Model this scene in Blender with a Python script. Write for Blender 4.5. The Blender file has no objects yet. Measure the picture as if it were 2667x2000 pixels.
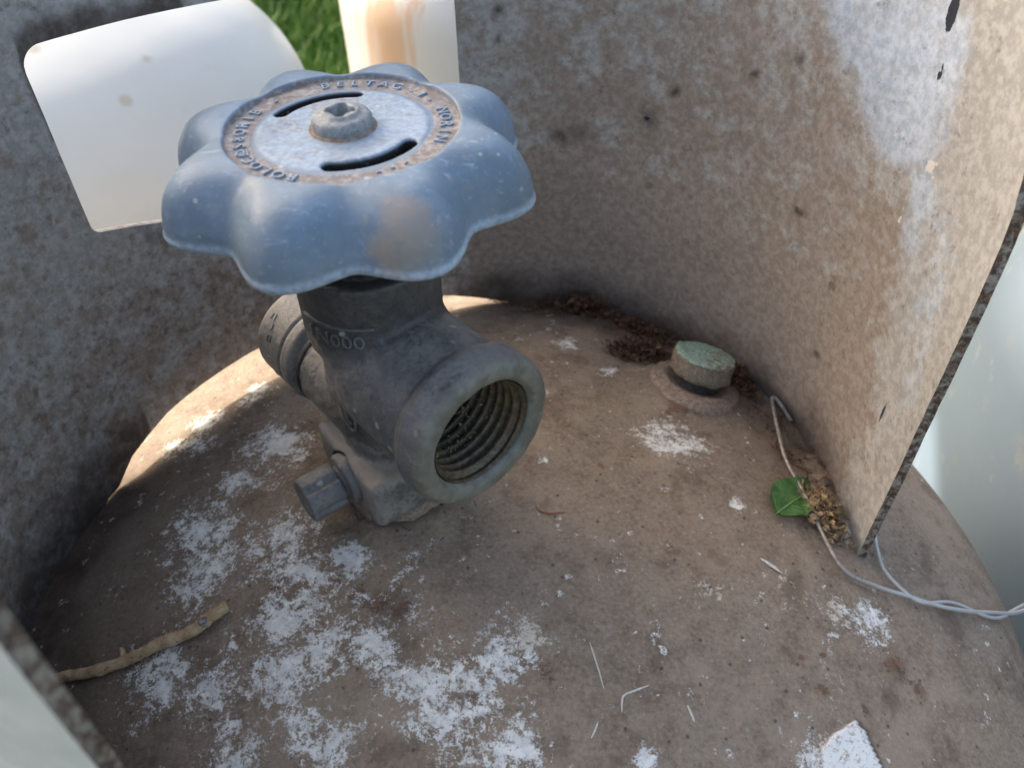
import bpy, math, random
import numpy as np
from mathutils import Matrix, Vector

# ------------------------------------------------------------------ scene, camera, light
# every length below is in millimetres; S turns it into metres
S = 0.001
scene = bpy.context.scene
rng = np.random.default_rng(7)
random.seed(7)

CAM_LOC = (31.73, -158.3, 193.62)
CAM_ROT = ((0.99957, 0.02927, 0.0), (-0.01998, 0.68217, -0.73092), (-0.0214, 0.73061, 0.68246))
cd = bpy.data.cameras.new("camera"); cam = bpy.data.objects.new("camera", cd)
scene.collection.objects.link(cam)
# CAM_ROT rows are the world axes in camera space
m = Matrix(CAM_ROT).to_4x4()
m.translation = Vector(CAM_LOC) * S
cam.matrix_world = m
cd.sensor_width = 36; cd.lens = 36 * 1850 / 2212
cd.clip_start = 0.005; cd.clip_end = 100
cd.dof.use_dof = True; cd.dof.focus_distance = 0.208; cd.dof.aperture_fstop = 20
scene.camera = cam

SUN_AZ, SUN_EL = 140.0, 34.0
sun_vec = np.array([math.cos(math.radians(SUN_AZ)) * math.cos(math.radians(SUN_EL)),
                    math.sin(math.radians(SUN_AZ)) * math.cos(math.radians(SUN_EL)),
                    math.sin(math.radians(SUN_EL))])
w = bpy.data.worlds.new("World"); scene.world = w; w.use_nodes = True
nt = w.node_tree; bg = nt.nodes["Background"]
sky = nt.nodes.new("ShaderNodeTexSky"); sky.sky_type = 'NISHITA'; sky.sun_disc = False
sky.sun_elevation = math.radians(SUN_EL); sky.sun_rotation = math.radians(90 - SUN_AZ)
sky.air_density = 1.0; sky.dust_density = 5.0; sky.ozone_density = 0.2
nt.links.new(sky.outputs[0], bg.inputs[0]); bg.inputs[1].default_value = 0.15
sd = bpy.data.lights.new("sun", 'SUN'); sd.energy = 2.5; sd.angle = math.radians(0.5); sd.color = (1, 0.95, 0.87)
so = bpy.data.objects.new("sun", sd); scene.collection.objects.link(so)
so.rotation_euler = Vector(sun_vec).to_track_quat('Z', 'Y').to_euler()
scene.view_settings.view_transform = 'Standard'; scene.view_settings.look = 'None'
scene.view_settings.exposure = 1.56; scene.view_settings.gamma = 1

# ------------------------------------------------------------------ numpy noise
def _hash(i, j, k, seed):
    n = (i.astype(np.int64) * 73856093) ^ (j.astype(np.int64) * 19349663) ^ (k.astype(np.int64) * 83492791) ^ (seed * 2654435)
    n = (n ^ (n >> 13)) * 1274126177 & 0x7fffffff
    n = (n ^ (n >> 16)) * 668265263 & 0x7fffffff
    return (n & 0xffff) / 65535.0
def vnoise(P, seed=0):
    P = np.asarray(P, float); I = np.floor(P).astype(np.int64); f = P - I; f = f * f * (3 - 2 * f); r = 0
    for a in (0, 1):
        for b in (0, 1):
            for c in (0, 1):
                wgt = (f[..., 0] if a else 1 - f[..., 0]) * (f[..., 1] if b else 1 - f[..., 1]) * (f[..., 2] if c else 1 - f[..., 2])
                r = r + wgt * _hash(I[..., 0] + a, I[..., 1] + b, I[..., 2] + c, seed)
    return r
def fbm(P, scale, octv=4, seed=0, rough=0.5):
    P = np.asarray(P, float) / scale; s = 0; a = 1; t = 0
    for o in range(octv):
        s = s + a * vnoise(P + 17.3 * o, seed + o); t += a; a *= rough; P = P * 2.03
    return s / t
def sstep(a, b, x): t = np.clip((x - a) / (b - a), 0, 1); return t * t * (3 - 2 * t)

# ------------------------------------------------------------------ object helpers
def empty(name, loc, label, cat, group=None):
    o = bpy.data.objects.new(name, None); scene.collection.objects.link(o)
    o.location = Vector([float(v) for v in loc]) * S; o.empty_display_size = 0.01
    o['label'] = label; o['category'] = cat
    if group: o['group'] = group
    o['_org'] = [float(v) for v in loc]
    return o
def org(o):
    while o.parent: o = o.parent
    return np.array(o['_org'])
def obj(name, V, F, mat, parent=None, smooth=True, attrs=None, origin=(0, 0, 0), label=None, cat=None, kind=None, group=None):
    V = np.asarray(V, float)
    o0 = org(parent) if parent else np.asarray(origin, float)
    me = bpy.data.meshes.new(name)
    W = ((V - o0) * S).astype(np.float32)
    if isinstance(F, np.ndarray):
        me.vertices.add(len(W)); me.vertices.foreach_set('co', W.ravel())
        k = F.shape[1]; me.loops.add(F.size); me.loops.foreach_set('vertex_index', F.ravel().astype(np.int32))
        me.polygons.add(len(F)); me.polygons.foreach_set('loop_start', (np.arange(len(F)) * k).astype(np.int32))
        me.update(calc_edges=True)
    else:
        me.from_pydata(W.tolist(), [], F)
    me.validate(); 
    if smooth: me.polygons.foreach_set('use_smooth', np.ones(len(me.polygons), bool))
    for k, a in (attrs or {}).items():
        at = me.attributes.new(k, 'FLOAT', 'POINT'); at.data.foreach_set('value', np.asarray(a, np.float32).ravel())
    me.materials.append(mat); me.update()
    o = bpy.data.objects.new(name, me); scene.collection.objects.link(o)
    if parent: o.parent = parent
    else:
        o.location = Vector([float(v) for v in o0]) * S; o['_org'] = [float(v) for v in o0]
    if label: o['label'] = label
    if cat: o['category'] = cat
    if kind: o['kind'] = kind
    if group: o['group'] = group
    return o
class MB:
    def __init__(s): s.V = []; s.F = []; s.n = 0
    def add(s, V, F):
        V = np.asarray(V, float); s.V.append(V); s.F += [tuple(int(i) + s.n for i in f) for f in F]; s.n += len(V)
    def get(s): return np.concatenate(s.V), s.F
def frame(d, up=(0, 0, 1)):
    d = np.asarray(d, float); d = d / np.linalg.norm(d); u = np.asarray(up, float)
    if abs(d @ u) > .98: u = np.array([0, 1., 0])
    x = np.cross(u, d); x /= np.linalg.norm(x); y = np.cross(d, x); return x, y, d
def lathe(prof, n=64, base=(0, 0, 0), d=(0, 0, 1), caps=True, rfun=None):
    x, y, z = frame(d); V = []; F = []
    for r, h in prof:
        for i in range(n):
            a = 2 * math.pi * i / n; rr = r if rfun is None else rfun(r, h, a)
            V.append(np.asarray(base) + z * h + (x * math.cos(a) + y * math.sin(a)) * rr)
    m = len(prof)
    for j in range(m - 1):
        for i in range(n):
            F.append((j * n + i, j * n + (i + 1) % n, (j + 1) * n + (i + 1) % n, (j + 1) * n + i))
    if caps:
        F.append(tuple(range(n))[::-1]); F.append(tuple((m - 1) * n + i for i in range(n)))
    return np.array(V), F
def tube(P, R, n=12, jit=0, seed=1, caps=True):
    P = np.asarray(P, float); m = len(P); R = np.broadcast_to(R, (m,)) if np.ndim(R) < 2 else R
    T = np.gradient(P, axis=0); T /= np.linalg.norm(T, axis=1)[:, None] + 1e-9
    x, y, _ = frame(T[0]); V = []; g = np.random.default_rng(seed)
    for i in range(m):
        x = x - T[i] * (x @ T[i]); x /= np.linalg.norm(x); y = np.cross(T[i], x)
        for k in range(n):
            a = 2 * math.pi * k / n; V.append(P[i] + (x * math.cos(a) + y * math.sin(a)) * R[i] * (1 + jit * (g.random() - .5)))
    F = [(j * n + i, j * n + (i + 1) % n, (j + 1) * n + (i + 1) % n, (j + 1) * n + i) for j in range(m - 1) for i in range(n)]
    if caps: F += [tuple(range(n))[::-1], tuple((m - 1) * n + i for i in range(n))]
    return np.array(V), F
def spline(P, n):
    P = np.asarray(P, float); Q = np.vstack([2 * P[0] - P[1], P, 2 * P[-1] - P[-2]]); out = []
    for i in range(len(P) - 1):
        p0, p1, p2, p3 = Q[i:i + 4]
        for t in np.linspace(0, 1, n, endpoint=False):
            out.append(.5 * ((2 * p1) + (-p0 + p2) * t + (2 * p0 - 5 * p1 + 4 * p2 - p3) * t * t + (-p0 + 3 * p1 - 3 * p2 + p3) * t ** 3))
    out.append(P[-1]); return np.array(out)
def gridfaces(m, n, closed=False):
    i = np.arange(m - 1)[:, None]; j = np.arange(n if closed else n - 1)[None, :]; k = (j + 1) % n
    return np.stack([i * n + j, i * n + k, (i + 1) * n + k, (i + 1) * n + j], -1).reshape(-1, 4)
def text_mesh(s, size, depth=.3, res=3):
    c = bpy.data.curves.new("t", 'FONT'); c.body = s; c.size = size; c.extrude = depth; c.resolution_u = res
    c.align_x = 'CENTER'; c.align_y = 'CENTER'
    o = bpy.data.objects.new("t", c); scene.collection.objects.link(o)
    dg = bpy.context.evaluated_depsgraph_get(); me = bpy.data.meshes.new_from_object(o.evaluated_get(dg))
    V = np.array([v.co[:] for v in me.vertices]).reshape(-1, 3); F = [tuple(p.vertices) for p in me.polygons]
    bpy.data.objects.remove(o); bpy.data.curves.remove(c); bpy.data.meshes.remove(me)
    return V, F
def surface_nets(f, lo, hi, h):
    ax = [np.arange(lo[i], hi[i] + h, h) for i in range(3)]
    X, Y, Z = np.meshgrid(*ax, indexing='ij'); D = f(X, Y, Z).astype(np.float32)
    s = D < 0; n = D.shape
    c = sum(s[a:n[0] - 1 + a, b:n[1] - 1 + b, d:n[2] - 1 + d].astype(np.int8) for a in (0, 1) for b in (0, 1) for d in (0, 1))
    act = (c > 0) & (c < 8); idx = -np.ones(act.shape, np.int64); I = np.argwhere(act); idx[act] = np.arange(len(I))
    acc = np.zeros((len(I), 3)); cnt = np.zeros(len(I))
    for axs in range(3):
        oth = [q for q in range(3) if q != axs]
        for a in (0, 1):
            for b in (0, 1):
                p0 = I.copy(); p0[:, oth[0]] += a; p0[:, oth[1]] += b; p1 = p0.copy(); p1[:, axs] += 1
                d0 = D[tuple(p0.T)]; d1 = D[tuple(p1.T)]; cr = (d0 < 0) != (d1 < 0)
                t = np.where(cr, d0 / np.where(cr, d0 - d1, 1), 0)
                q = p0.astype(float); q[:, axs] += t; acc[cr] += q[cr]; cnt[cr] += 1
    V = acc / cnt[:, None] * h + np.array(lo); F = []
    for axs in range(3):
        u, v = [(1, 2), (2, 0), (0, 1)][axs]
        sl0 = [slice(None)] * 3; sl1 = [slice(None)] * 3; sl0[axs] = slice(0, -1); sl1[axs] = slice(1, None)
        E = np.argwhere(s[tuple(sl0)] != s[tuple(sl1)])
        E = E[(E[:, u] > 0) & (E[:, v] > 0) & (E[:, u] < n[u] - 1) & (E[:, v] < n[v] - 1)]
        inside = s[tuple(E.T)]
        def g(du, dv): q = E.copy(); q[:, u] -= du; q[:, v] -= dv; return idx[tuple(q.T)]
        Q = np.stack([g(1, 1), g(0, 1), g(0, 0), g(1, 0)], 1); Q[~inside] = Q[~inside][:, ::-1]; F.append(Q)
    return V, np.concatenate(F)
def smin(a, b, k): h = np.clip(.5 + .5 * (b - a) / k, 0, 1); return b * (1 - h) + a * h - k * h * (1 - h)
def smax(a, b, k): return -smin(-a, -b, k)

# ------------------------------------------------------------------ materials
class NT:
    def __init__(s, name):
        s.mat = bpy.data.materials.new(name); s.mat.use_nodes = True; s.t = s.mat.node_tree
        s.b = s.t.nodes["Principled BSDF"]; s.out = s.t.nodes["Material Output"]
        tc = s.n("ShaderNodeTexCoord"); mp = s.n("ShaderNodeMapping"); mp.inputs['Scale'].default_value = (1000, 1000, 1000)
        s.l(tc.outputs['Object'], mp.inputs[0]); s.co = mp.outputs[0]
    def n(s, t): return s.t.nodes.new(t)
    def l(s, a, b): s.t.links.new(a, b)
    def put(s, sock, v):
        if hasattr(v, 'links') or isinstance(v, bpy.types.NodeSocket): s.l(v, sock)
        elif isinstance(v, (tuple, list)) and len(v) == 3 and sock.type == 'RGBA': sock.default_value = (*v, 1)
        else: sock.default_value = v
    def noise(s, per_mm, detail=4, rough=.55, off=0, dist=0, stretch=None):
        nz = s.n("ShaderNodeTexNoise"); nz.inputs['Scale'].default_value = per_mm; nz.inputs['Detail'].default_value = detail
        nz.inputs['Roughness'].default_value = rough; nz.inputs['Distortion'].default_value = dist
        mp = s.n("ShaderNodeMapping"); mp.inputs['Location'].default_value = (off, off * 1.7, off * .3)
        if stretch: mp.inputs['Scale'].default_value = stretch
        s.l(s.co, mp.inputs[0]); s.l(mp.outputs[0], nz.inputs['Vector']); return nz.outputs[0]
    def vor(s, per_mm, off=0, feature='F1'):
        v = s.n("ShaderNodeTexVoronoi"); v.feature = feature; v.inputs['Scale'].default_value = per_mm
        mp = s.n("ShaderNodeMapping"); mp.inputs['Location'].default_value = (off, off, off)
        s.l(s.co, mp.inputs[0]); s.l(mp.outputs[0], v.inputs['Vector']); return v.outputs[0]
    def math(s, op, a, b=0, c=0):
        m = s.n("ShaderNodeMath"); m.operation = op; s.put(m.inputs[0], a); s.put(m.inputs[1], b); s.put(m.inputs[2], c); return m.outputs[0]
    def ss(s, x, a, b, lo=0, hi=1):
        m = s.n("ShaderNodeMapRange"); m.interpolation_type = 'SMOOTHSTEP'; s.put(m.inputs[0], x); s.put(m.inputs[1], a); s.put(m.inputs[2], b)
        m.inputs[3].default_value = lo; m.inputs[4].default_value = hi; return m.outputs[0]
    def mix(s, f, a, b):
        m = s.n("ShaderNodeMix"); m.data_type = 'RGBA'; s.put(m.inputs[0], f); s.put(m.inputs[6], a); s.put(m.inputs[7], b); return m.outputs[2]
    def attr(s, k):
        a = s.n("ShaderNodeAttribute"); a.attribute_name = k; return a.outputs['Fac']
    def bump(s, h, dist_mm, strength=1.0, prev=None):
        b = s.n("ShaderNodeBump"); b.inputs['Distance'].default_value = dist_mm * S; b.inputs['Strength'].default_value = strength
        s.l(h, b.inputs['Height'])
        if prev is not None: s.l(prev, b.inputs['Normal'])
        return b.outputs[0]
    def fin(s, col, rough=.8, normal=None, spec=.3, metal=0.):
        s.put(s.b.inputs['Base Color'], col); s.put(s.b.inputs['Roughness'], rough); s.put(s.b.inputs['Metallic'], metal)
        s.put(s.b.inputs['Specular IOR Level'], spec)
        if normal is not None: s.l(normal, s.b.inputs['Normal'])
        return s.mat

def mat_dome():
    m = NT("dusty_brown_paint")
    big = m.noise(.03, 4, .6); mid = m.noise(.16, 5, .6, 3); fine = m.noise(.9, 6, .65, 7); grit = m.noise(3.2, 3, .6, 11)
    c = m.mix(m.ss(mid, .32, .68), (.185, .134, .093), (.262, .198, .140))
    c = m.mix(m.ss(big, .38, .66, 0, .55), c, (.28, .215, .155))
    c = m.mix(m.ss(fine, .46, .70, 0, .6), c, (.34, .275, .205))
    c = m.mix(m.ss(fine, .48, .30, 0, .6), c, (.13, .09, .06))
    c = m.mix(m.ss(m.noise(.045, 5, .65, 18), .50, .66, 0, .5), c, (.34, .265, .19)); c = m.mix(m.ss(m.noise(.07, 5, .65, 19), .46, .34, 0, .5), c, (.115, .080, .055)); c = m.mix(m.ss(m.noise(.33, 5, .7, 91), .66, .73, 0, .7), c, (.24, .115, .05)); c = m.mix(m.ss(m.noise(.5, 5, .7, 23, 0, (1, .12, 1)), .70, .76, 0, .5), c, (.45, .40, .33)); c = m.mix(m.ss(m.noise(.5, 4, .6, 21), .62, .74, 0, .5), c, (.38, .33, .27))
    sp = m.ss(m.vor(.22, 5), .16, .04); c = m.mix(m.math('MULTIPLY', sp, .75), c, (.05, .04, .035))
    ck = m.math('MULTIPLY', m.attr('crack'), m.ss(m.vor(.10, 3, 'DISTANCE_TO_EDGE'), .026, .008)); c = m.mix(m.math('MULTIPLY', m.math('MULTIPLY', ck, m.ss(m.noise(.28, 3, .6, 66), .52, .6)), .7), c, (.05, .036, .028)); dirt_shade = m.attr('dirt_shade'); c = m.mix(m.math('MULTIPLY', dirt_shade, m.ss(mid, .2, .7, .6, 1)), c, (.078, .054, .038))
    dk = m.ss(m.math('ADD', m.attr('rust'), m.math('MULTIPLY', m.math('SUBTRACT', m.math('ADD', m.math('MULTIPLY', fine, .5), m.math('MULTIPLY', m.noise(.3, 5, .7, 99), .5)), .5), 3.0)), .52, .72)
    rc = m.mix(m.ss(m.noise(.5, 5, .7, 31), .36, .58), (.24, .12, .06), (.095, .070, .056)); c = m.mix(m.math('MULTIPLY', dk, .85), c, rc)
    d = m.attr('lichen'); fz = m.math('ADD', m.math('MULTIPLY', m.noise(.12, 6, .68, 41, .3), .34), m.math('ADD', m.math('MULTIPLY', m.noise(.45, 4, .7, 45), .34), m.math('MULTIPLY', m.noise(1.3, 4, .75, 43), .32)))
    th = m.math('SUBTRACT', .675, m.math('MULTIPLY', d, .22))
    lm = m.ss(m.math('SUBTRACT', fz, th), -.03, .06)
    wc = m.mix(m.ss(m.noise(.4, 3, .5, 50), .35, .65), (.64, .62, .57), (.82, .79, .71))
    wc = m.mix(m.ss(m.attr('cream'), .2, .8), wc, (.62, .54, .43))
    c = m.mix(m.math('MULTIPLY', lm, .93), c, wc)
    pk = m.attr('peel'); c = m.mix(pk, c, m.mix(m.ss(fine, .50, .66), (.74, .72, .66), (.44, .35, .26)))
    h = m.math('ADD', m.math('MULTIPLY', fine, .5), m.math('MULTIPLY', grit, .18)); h = m.math('ADD', h, m.math('MULTIPLY', lm, .22)); h = m.math('SUBTRACT', h, m.math('MULTIPLY', dk, .25))
    return m.fin(c, .88, m.bump(h, .55, .8), .15)
def mat_collar():
    m = NT("weathered_grey_paint")
    mid = m.noise(.10, 6, .68, 3); fine = m.noise(.42, 7, .68, 7); big = m.noise(.025, 3, .5, 9); run = m.noise(.35, 5, .65, 12, stretch=(1, 1, .3))
    base = m.mix(m.ss(fine, .4, .62), (.31, .292, .262), (.42, .398, .365))
    dust = m.mix(m.ss(fine, .34, .70), (.23, .175, .135), (.345, .28, .225))
    dn = m.math('ADD', m.math('MULTIPLY', mid, .55), m.math('MULTIPLY', m.noise(.22, 7, .72, 17), .45))
    dm = m.ss(m.math('ADD', dn, m.math('MULTIPLY', m.math('SUBTRACT', m.attr('dust'), .5), .55)), .44, .58)
    c = m.mix(m.math('MULTIPLY', dm, .88), base, dust)
    bl = m.ss(m.math('ADD', m.attr('blue'), m.math('MULTIPLY', m.math('SUBTRACT', dn, .5), 2.4)), .30, .70)
    c = m.mix(m.math('MULTIPLY', bl, m.ss(dn, .35, .65, .98, .65)), c, m.mix(m.ss(fine, .35, .65), (.36, .41, .47), (.52, .57, .63)))
    c = m.mix(m.ss(run, .62, .72, 0, .45), c, (.42, .39, .36))
    sp = m.ss(m.math('ADD', m.vor(.085, 5), m.math('MULTIPLY', m.math('SUBTRACT', fine, .5), .5)), .14, .08, 0, 1); sp = m.math('MULTIPLY', sp, m.ss(m.noise(.05, 2, .5, 77), .56, .7)); c = m.mix(m.ss(m.noise(.26, 6, .72, 64), .585, .68, 0, .5), c, (.13, .085, .055)); c = m.mix(m.math('MULTIPLY', sp, .5), c, (.10, .072, .055))
    sp2 = m.ss(m.math('ADD', m.noise(.34, 6, .7, 61), m.math('MULTIPLY', m.attr('speck'), .085)), .58, .82, 0, .62); c = m.mix(sp2, c, (.07, .05, .042))
    di = m.math('MULTIPLY', m.attr('dirt_shade'), m.ss(dn, .3, .6, .65, 1)); c = m.mix(di, c, (.06, .043, .033))
    ch = m.attr('chip'); c = m.mix(m.ss(m.math('ADD', ch, m.math('MULTIPLY', m.math('SUBTRACT', fine, .5), .8)), .5, .58), c, (.022, .025, .035))
    wr = m.attr('wear'); c = m.mix(m.ss(m.math('ADD', wr, m.math('MULTIPLY', m.math('SUBTRACT', fine, .5), 2.)), .5, .62), c, (.60, .56, .50))
    out = m.attr('outer')
    oc = m.mix(m.ss(mid, .3, .7), (.52, .52, .48), (.62, .60, .55)); oc = m.mix(m.ss(run, .6, .75, 0, .3), oc, (.5, .40, .3)); c = m.mix(out, c, oc)
    e = m.attr('edge')
    en = m.noise(.45, 6, .75, 71); ec = m.mix(m.ss(en, .40, .58), (.34, .30, .245), (.085, .052, .038)); ec = m.mix(m.ss(fine, .52, .66, 0, .8), ec, (.17, .085, .045)); c = m.mix(e, c, ec)
    h = m.math('ADD', m.math('MULTIPLY', fine, .4), m.math('MULTIPLY', mid, .8)); h = m.math('ADD', h, m.math('MULTIPLY', m.noise(2.2, 3, .6, 2), .07))
    h = m.math('ADD', h, m.math('MULTIPLY', m.math('MULTIPLY', e, en), 2.0))
    return m.fin(c, m.ss(dm, 0, 1, .62, .85), m.bump(h, .35, .8), .25)
def mat_wheel():
    m = NT("faded_blue_plastic")
    fine = m.noise(.8, 5, .6, 3); mid = m.noise(.12, 4, .6, 9); big = m.noise(.05, 3, .5, 13)
    c = m.mix(m.ss(mid, .3, .7), (.130, .185, .235), (.185, .25, .315))
    c = m.mix(m.ss(fine, .55, .75, 0, .6), c, (.33, .39, .45)); c = m.mix(m.ss(m.noise(.35, 6, .7, 87), .60, .68, 0, .5), c, (.30, .27, .23))
    c = m.mix(m.ss(m.noise(.3, 5, .65, 33), .56, .75, 0, .4), c, (.28, .30, .31))
    dn = m.math('ADD', m.math('MULTIPLY', fine, .5), m.math('MULTIPLY', mid, .5))
    d = m.ss(m.math('ADD', m.attr('dust'), m.math('MULTIPLY', m.math('SUBTRACT', dn, .5), 1.5)), .38, .68)
    c = m.mix(m.math('MULTIPLY', d, .85), c, m.mix(m.ss(fine, .4, .65), (.22, .165, .125), (.38, .33, .29)))
    p = m.attr('pale'); c = m.mix(m.math('MULTIPLY', p, m.ss(fine, .3, .62, .35, 1)), c, (.42, .49, .56))
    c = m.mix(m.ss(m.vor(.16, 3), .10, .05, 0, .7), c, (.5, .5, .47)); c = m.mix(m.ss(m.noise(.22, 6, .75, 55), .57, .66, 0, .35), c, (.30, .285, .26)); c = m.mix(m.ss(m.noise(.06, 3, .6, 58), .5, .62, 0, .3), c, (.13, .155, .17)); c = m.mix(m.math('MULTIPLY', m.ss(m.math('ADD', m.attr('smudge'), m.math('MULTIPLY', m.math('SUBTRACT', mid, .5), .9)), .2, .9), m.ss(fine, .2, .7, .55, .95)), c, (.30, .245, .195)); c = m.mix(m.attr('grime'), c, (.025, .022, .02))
    sc = m.noise(.5, 4, .7, 80, stretch=(.15, 1, 1)); c = m.mix(m.ss(sc, .62, .70, 0, .4), c, (.45, .5, .56))
    h = m.math('ADD', m.math('MULTIPLY', fine, .3), m.math('MULTIPLY', d, .2))
    return m.fin(c, m.math('ADD', m.ss(d, 0, 1, .48, .8), m.math('MULTIPLY', m.math('SUBTRACT', mid, .5), .35)), m.bump(h, .4, .7), .4)
def mat_valve():
    m = NT("dusty_grey_cast_metal")
    fine = m.noise(.9, 6, .65, 3); mid = m.noise(.14, 4, .6, 9); grain = m.noise(4, 3, .6, 15)
    c = m.mix(m.ss(mid, .3, .7), (.092, .091, .088), (.150, .148, .143))
    c = m.mix(m.ss(grain, .45, .7, 0, .35), c, (.20, .195, .185)); c = m.mix(m.ss(fine, .50, .34, 0, .55), c, (.05, .049, .047)); c = m.mix(m.ss(m.noise(.05, 5, .6, 61), .46, .62, 0, .45), c, (.21, .205, .20))
    dn = m.math('ADD', m.math('MULTIPLY', fine, .6), m.math('MULTIPLY', mid, .4))
    d = m.ss(m.math('ADD', m.attr('dust'), m.math('MULTIPLY', m.math('SUBTRACT', dn, .5), 1.6)), .35, .85)
    c = m.mix(m.math('MULTIPLY', m.attr('oil_shade'), m.ss(fine, .25, .6, 1, .75)), c, (.040, .037, .033)); c = m.mix(m.math('MULTIPLY', d, .75), c, (.30, .262, .215))
    c = m.mix(m.ss(m.noise(.35, 5, .7, 23), .64, .72, 0, .6), c, (.24, .21, .17))
    v = m.math('ADD', m.vor(.17, 7), m.math('MULTIPLY', m.math('SUBTRACT', fine, .5), .35)); g = m.ss(v, .17, .09, 0, .85); c = m.mix(m.math('MULTIPLY', g, m.ss(m.noise(.08, 2, .5, 3), .45, .6)), c, (.38, .40, .32))
    gr = m.ss(m.math('ADD', m.attr('green'), m.math('MULTIPLY', m.math('SUBTRACT', fine, .5), 2.2)), .35, .8); c = m.mix(m.math('MULTIPLY', gr, .75), c, m.mix(m.ss(mid, .4, .6), (.125, .12, .085), (.20, .19, .145)))
    h = m.math('ADD', m.math('MULTIPLY', fine, .8), m.math('MULTIPLY', grain, .35))
    return m.fin(c, m.ss(d, 0, 1, .40, .8), m.bump(h, .35, .9), .5)
def mat_simple(name, a, b, scale=.6, rough=.7, bump=.2, spec=.3, metal=0., dark=None, detail=5):
    m = NT(name); n = m.noise(scale, detail, .65, 3); f = m.noise(scale * 4, 4, .6, 8)
    c = m.mix(m.ss(n, .36, .64), a, b)
    if dark: c = m.mix(m.ss(f, .58, .68), c, dark)
    h = m.math('ADD', m.math('MULTIPLY', n, .7), m.math('MULTIPLY', f, .3))
    return m.fin(c, rough, m.bump(h, bump, .8), spec, metal)
def mat_white_tank(name, rust, tint):
    m = NT(name); mid = m.noise(.010, 5, .6, 4); fine = m.noise(.08, 5, .6, 8); st = m.noise(.02, 5, .65, 15, stretch=(1, 1, .12))
    c = m.mix(m.ss(mid, .3, .7), tint, tuple(t * .93 for t in tint))
    c = m.mix(m.ss(fine, .6, .75, 0, .35), c, (.55, .50, .40))
    if rust: c = m.mix(m.ss(st, .50, .62, 0, .75), c, (.55, .30, .14))
    v = m.ss(m.vor(.036, 9), .15, .05, 0, .6 if tint[0] > .4 else .12); c = m.mix(v, c, (.42, .33, .20)); c = m.mix(m.ss(m.noise(.012, 5, .6, 55), .58, .72, 0, .35), c, (.50, .43, .32))
    return m.fin(c, .4, m.bump(m.math('ADD', fine, v), .3, .4), .45)
M_dome = mat_dome(); M_collar = mat_collar(); M_wheel = mat_wheel(); M_valve = mat_valve()
M_thread = mat_simple("dark_brass_thread", (.065, .047, .028), (.15, .112, .066), .8, .5, .1, .5, .35, dark=(.02, .018, .015))
M_nut = mat_simple("weathered_zinc", (.19, .205, .21), (.30, .31, .30), .7, .6, .15, .4, .2, dark=(.12, .10, .08))
M_rubber = mat_simple("black_grime", (.02, .02, .02), (.05, .045, .04), .8, .7, .2)
M_mud = mat_simple("dried_mud", (.21, .15, .11), (.33, .255, .195), .7, .95, .6, .1, dark=(.10, .07, .05))
M_cap = mat_simple("dusty_bronze", (.17, .135, .09), (.25, .21, .155), .8, .85, .5, .2, dark=(.09, .075, .055))
M_wire = NT("dull_wire"); _n = M_wire.noise(.6, 4, .6, 3); _c = M_wire.mix(M_wire.ss(_n, .35, .65), (.20, .17, .14), (.32, .285, .25)); _c = M_wire.mix(M_wire.attr('clean'), _c, (.46, .44, .41)); M_wire.fin(_c, .38, None, .5, .2); M_wire = M_wire.mat
M_wood = mat_simple("dry_bark", (.36, .235, .125), (.52, .37, .215), .35, .85, .6, .2, dark=(.16, .095, .05))
M_cut = mat_simple("twig_scar", (.30, .27, .24), (.10, .08, .07), 1.2, .9, .3)
M_dry = mat_simple("dry_brown_plant", (.065, .036, .022), (.17, .095, .055), 1.2, .9, .3, .15, dark=(.04, .025, .018))
M_dry2 = mat_simple("dry_tan_plant", (.22, .145, .075), (.42, .29, .16), 1.2, .85, .3, .2, dark=(.09, .055, .03))
M_straw = mat_simple("pale_straw", (.50, .44, .35), (.64, .60, .53), 1., .8, .1)
M_red = mat_simple("rust_brown_twig", (.26, .11, .05), (.34, .16, .08), 1., .8, .1)
M_blocker = mat_simple("corrugated_grey", (.30, .31, .31), (.38, .38, .37), .02, .6, .1)
M_tankA = mat_white_tank("white_tank_paint", False, (.62, .595, .53))
M_tankB = mat_white_tank("rust_streaked_white_paint", True, (.62, .59, .53))
M_tankC = mat_white_tank("pale_blue_white_paint", False, (.215, .275, .33))

# ------------------------------------------------------------------ the cylinder top (dome)
CX, CY, TP, RS = 15., -2., 9.4, 300.
def dz(x, y):
    r2 = (x - CX) ** 2 + (y - CY) ** 2
    return TP - r2 / (2 * RS) - r2 * r2 / (8 * RS ** 3)
BASE = (CX, CY, -600.)
cyl = empty("gas_cylinder", BASE, "old steel gas cylinder with brown dusty top, open grey collar and blue handwheel valve", "gas cylinder")
BUNG = (92.8, 50.0)
WHITE = [(-40.3, 21.6, 8.5), (-49.4, 9.9, 5.5), (-59.1, -8.5, 7.8), (-32.8, -17.9, 7.5), (-23.3, -30.3, 7.2), (-11.8, -23.3, 4.9), (-26.9, -38.8, 7.0), (-16.3, -47.0, 4.6), (-4.6, -49.0, 6.8), (7.1, -58.4, 7.7), (18.0, -56.7, 5.5), (26.9, -54.6, 5.5), (18.1, -67.0, 7.5), (-18.2, -69.2, 6.4), (-9.5, -69.8, 5.3), (-35.5, -71.6, 6.4), (-70.1, 30.3, 4.4), (-54.1, 54.9, 3.9), (79.9, 20.5, 6.4), (95.2, -3.0, 2.1), (127.2, -34.0, 4.4), (98.6, -72.1, 3.3), (28.7, -73.0, 6.3), (50.7, 71.8, 3.3), (63.6, 54.4, 2.2), (60.3, -74.5, 2.1), (-58.0, -48.9, 7.0), (-51.6, -22.0, 7.5), (127.8, -5.6, 3.0), (-68, 42, 5), (-56, 50, 4), (-78, 33, 3), (-26, -56, 8), (-42, -56, 6), (40, 8, 1.5)]
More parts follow.
